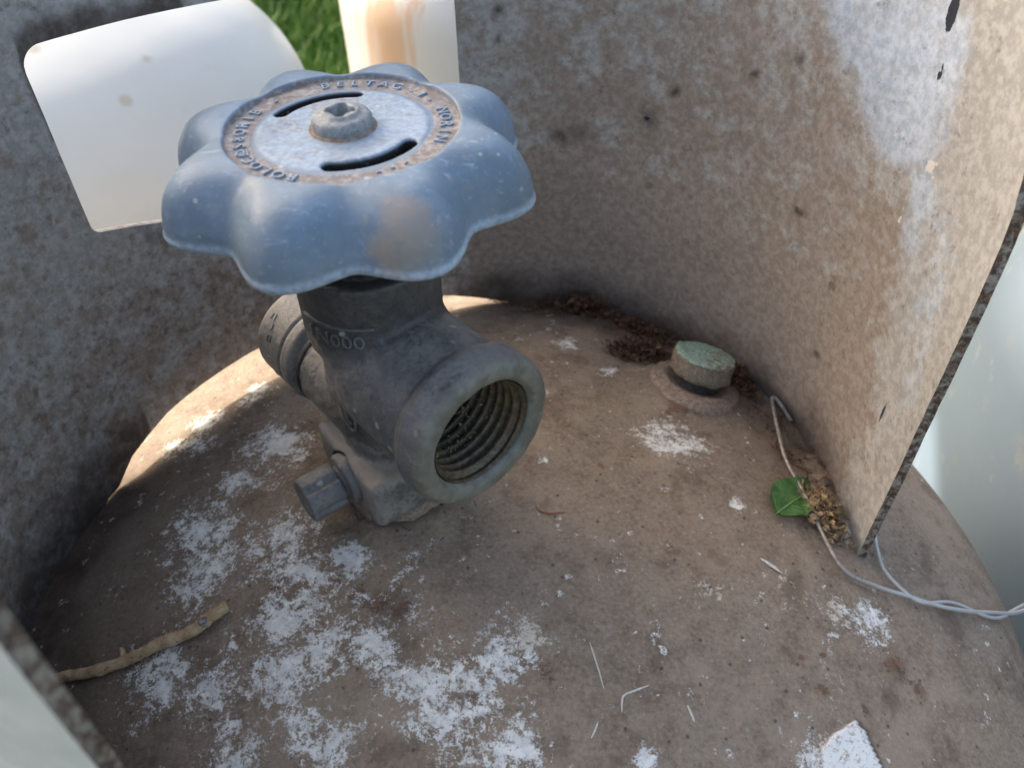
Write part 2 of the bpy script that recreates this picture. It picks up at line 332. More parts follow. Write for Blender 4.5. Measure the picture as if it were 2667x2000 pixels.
CREAM = [(104.5, -27.3, 7.5), (111.4, -31.6, 6.2), (109.2, -58.5, 5.6), (91.2, -27.9, 4.9), (99, -36, 6), (112, -52, 7), (106, -66, 4), (80, -33, 6), (35, -45, 5), (88, -12, 4)]
RUST = [(103.2, -47.9, 1.3), (107.6, -55.4, 2.4), (120.0, -47.8, 1.5), (131, -46, 4), (136, -50, 3), (-4, -37, 4.), (-9, -35, 3), (2.5, -40, 3), (-30, -31, 3), (37.9, -55.7, 3.), (110, -46, 1.5), (125, -55, 1.6), (118, -59, 1.6), (60, -64, 1), (-15, -31, 2), (84, 36, 5), (91, 36, 4), (57, 6, 1.5)]
PEEL = np.array([(114.1, -61.5), (116.5, -64.0), (117.9, -70.1), (119.3, -75.9), (119.5, -84), (101., -84), (102.0, -77.6), (103.3, -69.7), (107.3, -65.6)])
def polydist(X, Y, P):
    d = np.full(X.shape, 1e9); ins = np.zeros(X.shape, bool); n = len(P)
    for i in range(n):
        a, b = P[i], P[(i + 1) % n]; e = b - a; t = np.clip(((X - a[0]) * e[0] + (Y - a[1]) * e[1]) / (e @ e), 0, 1)
        d = np.minimum(d, np.hypot(X - a[0] - t * e[0], Y - a[1] - t * e[1]))
        c = ((a[1] > Y) != (b[1] > Y)) & (X < (b[0] - a[0]) * (Y - a[1]) / (b[1] - a[1] + 1e-12) + a[0]); ins ^= c
    return np.where(ins, -d, d)
def blobs(X, Y, L, wob, k=1.0):
    d = np.zeros(X.shape)
    for x, y, r in L:
        q = np.hypot(X - x, Y - y) / (r * k * (.55 + .9 * wob)); d = np.maximum(d, np.clip(1.15 - q * .75, 0, 1))
    return d
# collar footprint radius about (CX, CY)
def interp(a, T): return np.interp(a, [t[0] for t in T], [t[1] for t in T])
RAD_T = [(-20, 115.5), (68, 115.5), (80, 112.), (92, 107.5), (108, 98), (132, 97.5), (145, 100), (156, 104), (166, 107.5), (174, 112), (182, 118), (192, 122.5), (205, 122), (230, 117.5), (250, 115), (260, 115)]
def ringr(a): return (interp(a - 3, RAD_T) + interp(a + 3, RAD_T) + interp(a, RAD_T)) / 3
def build_dome():
    rr = np.concatenate([np.linspace(0.5, 126, 250), np.linspace(127, 161, 26)]); nth = 900
    th = np.linspace(0, 2 * np.pi, nth, endpoint=False)
    R, T = np.meshgrid(rr, th, indexing='ij'); X = CX + R * np.cos(T); Y = CY + R * np.sin(T); Z = dz(X, Y)
    P = np.stack([X, Y, 0 * X], -1)
    wob = fbm(P, 9, 4, 3); med = fbm(P, 4, 4, 9)
    Z = Z + (fbm(P, 22, 4, 21) - .5) * 1.5 + (fbm(P, 3.5, 3, 25) - .5) * .35
    # mud collar round the valve neck and round the bung
    rv = np.hypot(X, Y); Z = Z + 1.6 * sstep(25, 15, rv + (wob - .5) * 6)
    rb = np.hypot(X - BUNG[0], Y - BUNG[1]); Z = Z + 1.5 * sstep(22, 12, rb + (wob - .5) * 5)
    # dirt heaped where the collar meets the dome
    A = np.degrees(T); A = np.where(A > 270, A - 360, A); RR = ringr(A)
    lump = fbm(P, 7, 4, 77)
    heap = np.exp(-((R - RR + 1) / 6.) ** 2) * sstep(84, 66, A) * sstep(-8, 6, A)
    Z = Z + heap * (lump * 5.0 + .3)
    lic = blobs(X, Y, WHITE, .5 + .5 * (wob - .5), 2.1) * (.72 + .5 * med) + blobs(X, Y, CREAM, .5 + .3 * (wob - .5), 1.4) * (.30 + .45 * med)
    scat = np.maximum(sstep(.60, .74, fbm(P, 6, 4, 51)) * .62, sstep(.64, .78, fbm(P, 2.4, 2, 57)) * .8)
    lic = np.maximum(lic, scat * .8)
    lic = np.maximum(lic, .62 * sstep(75, 25, np.hypot(X + 22, Y + 32)) * sstep(.35, .6, med))
    lic *= sstep(17, 24, rv)
    nearcol = sstep(20, 1, RR - R) * sstep(200, 170, A) * sstep(85, 60, A)
    lic *= 1 - .6 * sstep(12, 0, RR - R) * sstep(-10, 20, A) * sstep(95, 70, A)
    cream = blobs(X, Y, CREAM, wob, 1.3)
    rust = blobs(X, Y, RUST, med, 1.2) * .8
    dirt_shade = np.clip(sstep(24, 2, np.abs(R - RR) + (wob - .5) * 26) * sstep(-12, 25, A) * sstep(90, 76, A) * (.7 + .5 * sstep(25, 60, A))
                   + sstep(24, 2, RR - R + (wob - .5) * 22) * sstep(163, 176, A) * 1.1 + sstep(-30, -85, X) * sstep(60, 10, Y) * .5 + .7 * sstep(18, 15, rv) + .5 * sstep(18, 12, rb), 0, 1)  # left-hand terms mix dirt with painted shadow below the collar plate
    dirt_shade *= .55 + .7 * wob
    pd = polydist(X, Y, PEEL) + (med - .5) * 1.2; peel = sstep(.2, -.2, pd)
    Z = Z + .5 * peel; dirt_shade = np.maximum(dirt_shade, .95 * sstep(1.5, .5, pd) * sstep(-.3, .3, pd) * sstep(.35, .5, wob))
    # hairline cracks in the mud in front of the valve and flake edges
    V = np.stack([X, Y, Z], -1).reshape(-1, 3)
    # knuckle and side wall
    sl = np.arcsin(161 / RS); kr = 34.; prof = []
    r0 = 161; z0 = dz(CX + 161, CY)
    for a in np.linspace(sl, np.pi / 2, 14)[1:]:
        prof.append((r0 + kr * (np.sin(a) - np.sin(sl)), z0 - kr * (np.cos(sl) - np.cos(a))))
    rw, zw = prof[-1]
    for z in (zw - 40, zw - 41, zw - 46, zw - 47, -200, -400, -585, -590): prof.append((rw + (1.5 if z in (zw - 41, zw - 46) else 0) - (6 if z == -590 else 0), z))
    pr = np.array(prof); R2 = np.repeat(pr[:, :1], nth, 1); Z2 = np.repeat(pr[:, 1:], nth, 1); T2 = np.repeat(th[None], len(pr), 0)
    V2 = np.stack([CX + R2 * np.cos(T2), CY + R2 * np.sin(T2), Z2], -1).reshape(-1, 3)
    V = np.concatenate([V, V2]); m = len(rr) + len(pr)
    F = gridfaces(m, nth, True); z = np.zeros(len(V2))
    P2 = V2 * [1, 1, .3]; l2 = sstep(.6, .75, fbm(P2, 6, 3, 51)) * .45
    ck = sstep(30, 22, rv) * sstep(14, 16, rv); at = dict(crack=np.r_[ck.ravel(), z], lichen=np.r_[np.clip(lic, 0, 1).ravel(), l2], rust=np.r_[rust.ravel(), z], dirt_shade=np.r_[np.clip(dirt_shade, 0, 1).ravel(), z], cream=np.r_[cream.ravel(), z], peel=np.r_[peel.ravel(), z])
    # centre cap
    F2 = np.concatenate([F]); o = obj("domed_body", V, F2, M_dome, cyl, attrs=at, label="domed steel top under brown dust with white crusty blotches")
    return o
body = build_dome()
V, F = lathe([(150, -586), (150, -600), (147, -600), (147, -586)], 72, (CX, CY, 0), caps=False); obj("foot_ring", V, F, M_dome, cyl)

# ------------------------------------------------------------------ collar
def wbot(a):
    z = interp(a, [(88, 52), (120, 53), (133, 56), (142.5, 60), (150, 64.5), (155.9, 68)])
    rc = 2.2; x = (155.9 - a) / 57.3 * 103
    return z + np.where((x < rc) & (a <= 155.901), rc - np.sqrt(np.clip(rc * rc - (rc - np.clip(x, 0, rc)) ** 2, 0, None)), 0)
def wtop(a):
    z = interp(a, [(88, 113), (120, 114.5), (142, 116.5), (155.9, 117.5)]); rc = 5.5; x = (155.9 - a) / 57.3 * 103
    return z - np.where((x < rc) & (a <= 155.901), rc - np.sqrt(np.clip(rc * rc - (rc - np.clip(x, 0, rc)) ** 2, 0, None)), 0)
def zgap(a):
    d = TP - ringr(a) ** 2 / (2 * RS) - ringr(a) ** 4 / (8 * RS ** 3)
    g = interp(a, [(-20, -2.5), (74, -2.5), (78, -1), (84, 1.6), (92, 5.0), (108, 10.2), (130, 10.8), (156, 9.2), (165, 6.0), (169.3, 1.0), (170.5, .9), (172, 1.2), (174, -1.5), (180, -2.5), (260, -2.5)])
    return d + g
def aend(z): return interp(z, [(-20, -5.4), (13, -6.3), (38, -6.8), (66, -7.6), (84, -7.9), (103, -7.2), (114.5, -5.6), (122, -2.8), (130, 1.5), (150, 11)])
TOPZ = 150.
def build_collar():
    Vs = []; Fs = []; A0 = []; n0 = [0]; AT = {k: [] for k in ('outer', 'edge')}
    def put(V, F, outer, edge):
        Vs.append(V.reshape(-1, 3)); Fs.append(F + n0[0]); k = V.reshape(-1, 3).shape[0]; n0[0] += k
        AT['outer'].append(np.full(k, outer)); AT['edge'].append(np.full(k, edge))
    def pos(a, z, off):
        r = ringr(a) + off; P = np.stack([CX + ringr(a) * np.cos(np.radians(a)), CY + ringr(a) * np.sin(np.radians(a)), z], -1)
        n = (fbm(P, 30, 3, 5) - .5) * 1.6 + (fbm(P, 5, 3, 6) - .5) * .22
        r = r + n; return np.stack([CX + r * np.cos(np.radians(a)), CY + r * np.sin(np.radians(a)), z], -1)
    T = 2.5
    def patch(avals, zlo, zhi, nz, warp=None):
        t = np.linspace(0, 1, nz)[:, None]; A = np.repeat(avals[None], nz, 0); zl = zlo(avals)[None]; zh = zhi(avals)[None]; Z = zl + (zh - zl) * t
        if warp: A = warp(A, Z)
        inn = pos(A, Z, 0); out = pos(A, Z, T); F = gridfaces(*A.shape)
        put(inn, F[:, ::-1], 0, 0); put(out, F, 1, 0)
        return A, Z, inn, out
    def strip(i, o, n=5, flip=False, edge=1., jag=.28):
        t = np.linspace(0, 1, n)[:, None, None]; G = i[None] * (1 - t) + o[None] * t
        c = (G[0] + G[-1]) / 2; 
        nn = fbm(G, 1.6, 3, 33)[..., None] - .5
        bul = np.sin(np.pi * t) * .25
        dirn = np.gradient(G, axis=1); nrm = np.cross(dirn, (o - i)[None]); nrm /= np.linalg.norm(nrm, axis=2, keepdims=True) + 1e-9
        if flip: nrm = -nrm
        w = np.sin(np.pi * t)
        G = G + nrm * (bul + nn * jag * w)
        F = gridfaces(n, G.shape[1]); put(G, F[:, ::-1] if flip else F, 0, edge)
    topf = lambda a: np.full(a.shape, TOPZ)
    # right plate: its free edge follows aend(z)
    av = np.linspace(0, 1, 190)
    t = np.linspace(0, 1, 170)[:, None]; zlo0 = -18.; Z = zlo0 + (TOPZ - zlo0) * t + 0 * av[None]
    e = aend(Z[:, :1]); A = e + (88.5 - e) * av[None]
    zg = zgap(A); Z = np.maximum(Z, zg) if False else zg + (TOPZ - zg) * t
    e = aend(Z[:, :1]); A = e + (88.5 - e) * av[None]
    inn = pos(A, Z, 0); out = pos(A, Z, T); F = gridfaces(*A.shape); put(inn, F[:, ::-1], 0, 0); put(out, F, 1, 0)
    strip(inn[:, 0], out[:, 0], 7, False, 1., .5); strip(inn[-1], out[-1], 4, True); strip(inn[0], out[0], 4, False, .6)
    k = np.argmin(np.abs(Z[:, -1] - 52)); k2 = np.argmin(np.abs(Z[:, -1] - 109))
    strip(inn[k:k2 + 1, -1], out[k:k2 + 1, -1], 4, True)
    av2 = np.concatenate([np.linspace(88.5, 152.6, 110), np.linspace(152.7, 155.9, 24)])
    A, Z, i, o = patch(av2, zgap, wbot, 60); strip(i[-1], o[-1], 6, True, .35, .4); strip(i[0], o[0], 4, False, .6)
    A, Z, i, o = patch(av2, wtop, topf, 30); strip(i[-1], o[-1], 4, True); strip(i[0], o[0], 5, False, .6)
    av3 = np.linspace(155.9, 252.5, 200)
    # left plate ends at az ~252.5; lean follows the rolled edge
    t = np.linspace(0, 1, 150)[:, None]; A = np.repeat(av3[None], 150, 0); zg = zgap(av3)[None]; Z = zg + (TOPZ - zg) * t
    end = interp(Z, [(-20, 251.0), (80, 253.1), (111, 253.8), (150, 254.7)]); A = 155.9 + (A - 155.9) * (end - 155.9) / (252.5 - 155.9)
    inn = pos(A, Z, 0); out = pos(A, Z, T); F = gridfaces(*A.shape); put(inn, F[:, ::-1], 0, 0); put(out, F, 1, 0)
    strip(inn[-1], out[-1], 4, True); strip(inn[0], out[0], 4, False, .6); strip(inn[:, -1], out[:, -1], 7, True, 1., .4)
    k = np.argmin(np.abs(Z[:, 0] - 70.2)); k2 = np.argmin(np.abs(Z[:, 0] - 112.))
    strip(inn[k:k2 + 1, 0], out[k:k2 + 1, 0], 4, False)
    V = np.concatenate(Vs); F = np.concatenate(Fs); outer = np.concatenate(AT['outer']); edge = np.concatenate(AT['edge'])
    az = np.degrees(np.arctan2(V[:, 1] - CY, V[:, 0] - CX)); az = np.where(az < -60, az + 360, az); z = V[:, 2]
    n1 = fbm(V, 14, 4, 90); n2 = fbm(V, 5, 3, 95)
    dust = np.where(az < 88.6, .62, .44) + .25 * sstep(60, 20, z) * (az < 88.6) - .12 * sstep(70, 88, az) * (az < 88.6) + .12 * sstep(60, 30, z) * (az > 100)
    dust = dust - .55 * sstep(14, -2, az) * (az < 88) - .08 * sstep(70, 110, z) * (az < 88)  # lighter colour towards the free edge paints in its brighter lighting
    def bl(a, zz, ra, rz): return np.exp(-(((az - a) / ra) ** 2 + ((z - zz) / rz) ** 2))
    blue = 1.1 * bl(21, 112, 8.5, 16) + .8 * bl(27, 125, 10, 12) + .75 * bl(16, 98, 5, 14) + .55 * bl(9, 84, 3, 18) + .5 * bl(3, 70, 4, 26) + .45 * bl(12, 120, 3, 12) + .35 * bl(24, 82, 5, 6) + .4 * bl(-2, 50, 3, 30) + .3 * bl(28, 50, 4, 8)
    chip = 1.1 * bl(13.9, 125.5, .9, 5.0) + .75 * bl(12.9, 113, .5, 3.5) + .8 * bl(57.7, 69.1, 1.0, 1.1) + .85 * bl(2, 30, .4, 6) + .6 * bl(4, 58, .5, 5)
    chip *= (outer < .5)
    wear = .8 * bl(9.3, 94, 1.1, 3.5) + .55 * bl(11.5, 80, .5, 10) + .4 * bl(9, 75, .5, 8)
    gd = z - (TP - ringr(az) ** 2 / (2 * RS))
    dirt_shade = np.clip(sstep(24, 0, gd + (n1 - .5) * 26) * (az < 92) * sstep(-6, 20, az) * .9
                   + sstep(34, 2, gd + (n1 - .5) * 34) * (az > 160) * 1.0  # left wall foot: dirt plus the dark shadow there, painted in
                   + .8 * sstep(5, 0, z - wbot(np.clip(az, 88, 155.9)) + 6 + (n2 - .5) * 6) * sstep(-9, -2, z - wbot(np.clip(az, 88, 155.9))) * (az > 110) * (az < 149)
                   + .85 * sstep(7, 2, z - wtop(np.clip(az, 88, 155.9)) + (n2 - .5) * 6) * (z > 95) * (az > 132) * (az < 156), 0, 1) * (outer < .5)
    dirt_shade = np.maximum(dirt_shade, .55 * bl(69, 60, 3, 3) * (outer < .5))
    for a_, z_, r_ in ((81.8, 97.9, 1.1), (82.0, 89.1, .8), (57.7, 69.1, 1.6), (53.4, 79.4, .9), (72.3, 58.2, 1.2), (28.7, 61.4, .7), (19.3, 20.6, .8), (41, 93, .7), (35, 100, .9)):
        dirt_shade = np.maximum(dirt_shade, 1.05 * bl(a_ + (n2 - .5) * 3, z_ + (n1 - .5) * 7, r_ * .9, r_ * 1.9) * (outer < .5) * (.6 + .8 * n2))
    o = obj("collar", V, F, M_collar, cyl, attrs=dict(speck=1.0 * (az > 88.7) * (outer < .5) * sstep(75, 30, z) + .35 * (az > 88.7) * (outer < .5), outer=outer, edge=edge, dust=dust, blue=blue, chip=chip, wear=wear, dirt_shade=np.clip(dirt_shade, 0, 1)), label="upright grey steel collar with a rounded opening at the back and a pitted rusty free edge")
    return o
build_collar()

# ------------------------------------------------------------------ valve body (one cast piece)
AZ = math.radians(-49.5)
ex = np.array([math.cos(AZ), math.sin(AZ), 0]); ey = np.array([-math.sin(AZ), math.cos(AZ), 0]); ez = np.array([0, 0, 1.])
def toW(V): return V[:, :1] * ex + V[:, 1:2] * ey + V[:, 2:3] * ez
def revd(R, A, prof):        # distance to a solid of revolution with radius profile prof over axis coordinate A
    xs = [p[0] for p in prof]; rs = [p[1] for p in prof]
    d = (R - np.interp(A, xs, rs)) * .9
    return smax(d, np.maximum(xs[0] - A, A - xs[-1]), 1.2)
def fvalve(X, Y, Z):
    rz = np.hypot(X, Y); rx59 = np.hypot(Y, Z - 59); rx39 = np.hypot(Y, Z - 39)
    d = revd(rz, Z, [(12, 12.2), (55, 12.2), (60, 12.8), (66, 15.6), (69, 16.2), (88, 16.2)])
    out = revd(rx59, X, [(0, 16), (8, 16.8), (24, 16.9), (29.3, 16.7), (31.4, 18.4), (33, 18.95), (38, 18.8), (40, 17.7)])
    d = smin(d, out, 1.6)
    rel = revd(rx39, -X, [(0, 13), (14, 12.8), (23, 12.6), (25.2, 12.6)]); d = smin(d, rel, 2.0)
    # wrench block turned a few degrees
    a = math.radians(-5.5); xb = X * math.cos(a) + Y * math.sin(a); yb = -X * math.sin(a) + Y * math.cos(a)
    q = [np.abs(xb) - 13.6, np.abs(yb) - 13.0, np.abs(Z - 22.8) - 5.4]
    box = np.sqrt(sum(np.maximum(k, 0) ** 2 for k in q)) + np.minimum(np.maximum(np.maximum(q[0], q[1]), q[2]), 0) - 2.3
    u = np.array([math.cos(math.radians(170 + 49.5)), math.sin(math.radians(170 + 49.5))])
    cut = (X * u[0] + Y * u[1] - 13.0) * .75 - (Z - 11.5) * .66 - 1.0
    box = smax(box, cut, 1.5)
    d = smin(d, box, 1.6)
    # flat lug at the back right of the bonnet
    q = [np.abs(xb - 5) - 8.5, np.abs(yb - 9.5) - 5.4, np.abs(Z - 77) - 12]
    lug = np.sqrt(sum(np.maximum(k, 0) ** 2 for k in q)) + np.minimum(np.maximum(np.maximum(q[0], q[1]), q[2]), 0) - .8
    pass
    d = smin(d, revd(rz, Z, [(4, 13.6), (20, 13.6)]), .8)
    # bores
    bore = np.maximum(rx59 - 13.1, 14 - X); d = smax(d, -bore, 1.0)
    cone = rx59 - 13.1 - np.clip(X - 38.6, 0, 9) * 1.0; d = smax(d, -np.maximum(cone, 37 - X), .4)
    d = smax(d, -np.maximum(rz - 12.2, 85.5 - Z), .5)
    # bleed screw seat
    ba = math.radians(-145 + 49.5); bx = X * math.cos(ba) + Y * math.sin(ba); by = -X * math.sin(ba) + Y * math.cos(ba)
    rb = np.hypot(by, Z - 22); d = smax(d, -np.maximum(rb - 7.6, 12.5 - bx), .6)
    return d
base_fvalve = fvalve
def fvalve(X, Y, Z):
    n = np.sin(X * .9 + 1.3 * np.sin(Z * .7)) * np.sin(Y * 1.1 + np.sin(X * .6)) * np.sin(Z * .8 + 1.1 * np.sin(Y * .9))
    n2 = np.sin(X * 2.7 + np.sin(Y * 2.1)) * np.sin(Y * 3.1 + np.sin(Z * 2.3)) * np.sin(Z * 2.9 + np.sin(X * 2.2))
    return base_fvalve(X, Y, Z) + .16 * n + .05 * n2
V, F = surface_nets(fvalve, (-30, -22, 3), (43, 22, 90), .42)
Vw = toW(V); n = fbm(Vw, 6, 3, 4)
L = V; rx59 = np.hypot(L[:, 1], L[:, 2] - 59)
dust = .25 + .35 * sstep(45, 20, L[:, 2]) + .2 * sstep(0, -15, L[:, 0]) - .38 * sstep(66, 80, L[:, 2]) * sstep(20, 14, np.hypot(L[:, 0], L[:, 1])) - .1 * sstep(10, 25, L[:, 0])
dust += .25 * sstep(32, 36, L[:, 2]) * sstep(39, 36, L[:, 2])
green = .75 * sstep(36.5, 39.5, L[:, 0]) + .25 * sstep(30, 36, L[:, 0])
gx = .25; Nn = np.stack([fvalve(L[:, 0] + d[0], L[:, 1] + d[1], L[:, 2] + d[2]) - fvalve(L[:, 0] - d[0], L[:, 1] - d[1], L[:, 2] - d[2]) for d in (np.eye(3) * gx)], 1)
Nn /= np.linalg.norm(Nn, axis=1)[:, None] + 1e-9
dust += .45 * np.clip(Nn[:, 2], 0, 1) ** 1.5 * (L[:, 2] < 84) - .12 * np.clip(-Nn[:, 2], 0, 1)
valve = obj("valve_body", Vw, F, M_valve, cyl, attrs=dict(dust=dust, green=green, oil_shade=np.clip(.85 * sstep(66, 74, L[:, 2]) * sstep(19, 17, np.hypot(L[:, 0], L[:, 1])) + .8 * sstep(33, 37, L[:, 2]) * sstep(64, 58, L[:, 2]) * sstep(15.5, 13.8, np.hypot(L[:, 0], L[:, 1])) * sstep(1, -3, L[:, 0] - 6), 0, 1)), label="dusty dark grey cast valve body with a wide threaded outlet")  # dark tint: grease and grime, plus the wheel's shade painted onto the bonnet
# thread inside the outlet
def thread():
    nt_, ns = 96, 210; V = []
    for j in range(ns):
        x = 13 + j * (25.6 / (ns - 1))
        for i in range(nt_):
            a = 2 * math.pi * i / nt_; ph = ((x / 2.6) + a / (2 * math.pi)) % 1.0
            prof = 1 - abs(2 * ph - 1); r = 13.0 - 1.4 * min(1, prof * 1.35) * min(1, (38.6 - x) / 2.5)
            V.append((x, r * math.cos(a), 59 + r * math.sin(a)))
    V = np.array(V); return toW(V), gridfaces(ns, nt_, True)[:, ::-1]
V, F = thread(); obj("outlet_thread", V, F, M_thread, valve)
V, F = lathe([(13, 13.3), (.3, 13.3)], 64, (0, 0, 59), ex, caps=False); obj("outlet_seat", V, F, M_rubber, valve)
g2 = np.random.default_rng(9); mb = MB()
for _ in range(260):
    a = g2.normal(-math.pi / 2, .75); x = g2.uniform(14, 31); r = 11.8 - abs(g2.normal(0, .5)); s = g2.uniform(.1, .42)
    c = np.array([x, r * math.cos(a), 59 + r * math.sin(a)]); v = c + g2.normal(0, s, (4, 3)); mb.add(toW(v), [(0, 1, 2), (0, 2, 3), (0, 3, 1), (1, 3, 2)])
V, F = mb.get(); obj("loose_grit", V, F, M_dry2, valve, smooth=False).__setitem__('kind', 'stuff')
# relief cap, pointing away from the outlet
P = [(11.6, 24), (11.6, 27.2), (13.1, 27.4), (13.7, 28), (13.75, 31.2), (13.3, 31.5), (13.3, 32.1), (13.7, 32.4), (13.7, 39)] + [(10.7 + 3 * math.cos(t), 42 + 3.4 * math.sin(t)) for t in np.linspace(0, math.pi / 2, 8)] + [(5, 45.5), (.1, 45.6)]
Pd = []
for (a, b), (c_, d_) in zip(P[:-1], P[1:]):
    k = max(1, int(math.hypot(c_ - a, d_ - b) / .8)); Pd += [(a + (c_ - a) * i / k, b + (d_ - b) * i / k) for i in range(k)]
V, F = lathe(Pd, 96, (0, 0, 39), -ex, caps=False)
cap = obj("relief_cap", V, F, M_valve, cyl, attrs=dict(dust=.55 + 0 * V[:, 0], green=0 * V[:, 0]), label="dust-covered round relief cap at the back of the valve")
V, F = tube([(-28.2 * ex + ez * (39 + 0) + 13.2 * (ey * math.cos(t) + ez * math.sin(t))) for t in np.linspace(math.radians(205), math.radians(235), 10)], .9, 8); obj("locking_tab", V, F, M_valve, cap, attrs=dict(dust=.4 + 0 * V[:, 0], green=0 * V[:, 0]))
V, F = lathe([(12.3, 22.9), (12.9, 23.4), (12.9, 24.6), (12.3, 25.2)], 72, (0, 0, 39), -ex, caps=False); obj("rubber_seal", V, F, M_rubber, cap)
# stem bonnet rising out of the body
V, F = lathe([(12.0, 84), (12.0, 89), (11.4, 89.8), (11.4, 97), (9.5, 97.6), (9.5, 104), (5, 104.4), (5, 114)], 64)
st = obj("stem_bonnet", V, F, M_valve, cyl, attrs=dict(oil_shade=.9 + 0 * V[:, 0], dust=0 * V[:, 0] - .1, green=0 * V[:, 0]))  # greasy dark colour also carries painted shade from the wheel above
V, F = lathe([(12.3, 87.6), (13.2, 88.2), (13.2, 89.0), (12.1, 89.5)], 72, caps=False); obj("seal_ring", V, F, M_rubber, st)
# bleed screw
ba = math.radians(-145); bd = np.array([math.cos(ba), math.sin(ba), -.03]); bd /= np.linalg.norm(bd); bb = (0, 0, 22.3)
V, F = lathe([(7.1, 11), (7.1, 16.0), (6.8, 16.6), (6.2, 16.9), (5.0, 17.0), (4.4, 17.1), (4.4, 18.6)], 48, bb, bd)
bs = obj("bleed_screw", V, F, M_valve, cyl, attrs=dict(dust=.3 + 0 * V[:, 0], green=0 * V[:, 0]), label="small fluted bleed screw low on the valve")
def flute(r, h, a): return r * (1 - .17 * max(0, math.cos(5 * a + .6)) ** 4) if r > 2 else r
prof = [(1.0, 25.2), (1.0, 28.0), (5.4, 28.05), (5.9, 27.9), (6.15, 27.4), (6.25, 23), (6.3, 18.9), (6.0, 18.3), (4.0, 18.1)]
V, F = lathe([(r, h) for r, h in prof], 120, bb, bd, caps=False, rfun=flute); obj("fluted_knob", V, F[::1], M_valve, bs, attrs=dict(dust=.42 + 0 * V[:, 0], green=0 * V[:, 0]))
V, F = lathe([(.05, 24.4), (1.1, 24.4)], 24, bb, bd, caps=False); obj("pin_hole", V, F, M_rubber, bs)
# washers of caked dust under the block
V, F = lathe([(15.2, 5), (15.8, 9.2), (15.0, 10.2), (14.6, 11.0), (14.9, 12.2), (14.1, 13), (13.8, 14.8), (13, 15.2)], 90, caps=False, rfun=lambda r, h, a: r + .35 * math.sin(7 * a + h) + .2 * math.sin(23 * a))
obj("thread_collar", V, F, M_mud, valve)
# raised lettering
def on_cyl(V, a0, r, z0):
    a = a0 + V[:, 0] / r; rr = r + V[:, 2]; return np.stack([rr * np.cos(a), rr * np.sin(a), z0 + V[:, 1]], 1)
mb = MB()
T, TF = text_mesh("1N000", 4.9, .45); mb.add(on_cyl(T * [1.1, 1, 1], math.radians(-115), 16.3, 74.4), TF)
bar = np.array([(x, y, z) for x in np.linspace(-9, 9, 15) for y in (3.3, 3.9) for z in (-.2, .5)]); bf = []
for i in range(14): b = i * 4; bf += [(b + 1, b + 3, b + 7, b + 5), (b + 2, b + 6, b + 7, b + 3), (b, b + 1, b + 5, b + 4)]
mb.add(on_cyl(bar, math.radians(-112), 16.3, 74.6), bf)
V, F = mb.get(); ltm = dict(dust=.35 + 0 * V[:, 0], green=0 * V[:, 0]); obj("raised_lettering", V, F, M_valve, valve, smooth=False, attrs=ltm)
mb = MB()
t = np.linspace(0, 2 * np.pi, 40); ov = np.stack([2.6 * np.cos(t), 6.0 * np.sin(t), 0 * t], 1); ov[:, 0] += .25 * ov[:, 1] * -.6
p = on_cyl(ov, math.radians(-136), 12.6, 46.5); mb.add(*tube(p, .38, 6))
p = on_cyl(np.array([(-.9, 4.2, 0), (-.5, 0, 0), (0, -3.2, 0), (1.3, -3.6, 0)]), math.radians(-136), 12.6, 46.5); mb.add(*tube(spline(p, 4), .35, 6))
t = np.linspace(0, 2 * np.pi, 20); ov = np.stack([1.1 * np.cos(t), 1.3 * np.sin(t), 0 * t], 1); mb.add(*tube(on_cyl(ov, math.radians(-148), 12.5, 40.2), .25, 6))
V, F = mb.get(); obj("raised_emblem", V, F, M_valve, valve, attrs=dict(dust=.5 + 0 * V[:, 0], green=0 * V[:, 0]))
mb = MB()
for ch, xx, an in (("S", 36, 196), ("C", 37, 176), ("U", 38, 150), ("C", 39, 137), ("U", 40, 126)):
    T, TF = text_mesh(ch, 3.0, .22); a = math.radians(an) + T[:, 1] / 13.7; r = 13.72 + T[:, 2]
    W = np.stack([-(xx + T[:, 0]), r * np.cos(a), 39 + r * np.sin(a)], 1); mb.add(toW(W), TF)
V, F = mb.get(); obj("raised_lettering", V, F, M_valve, cap, smooth=False, attrs=dict(dust=.6 + 0 * V[:, 0], green=0 * V[:, 0]))

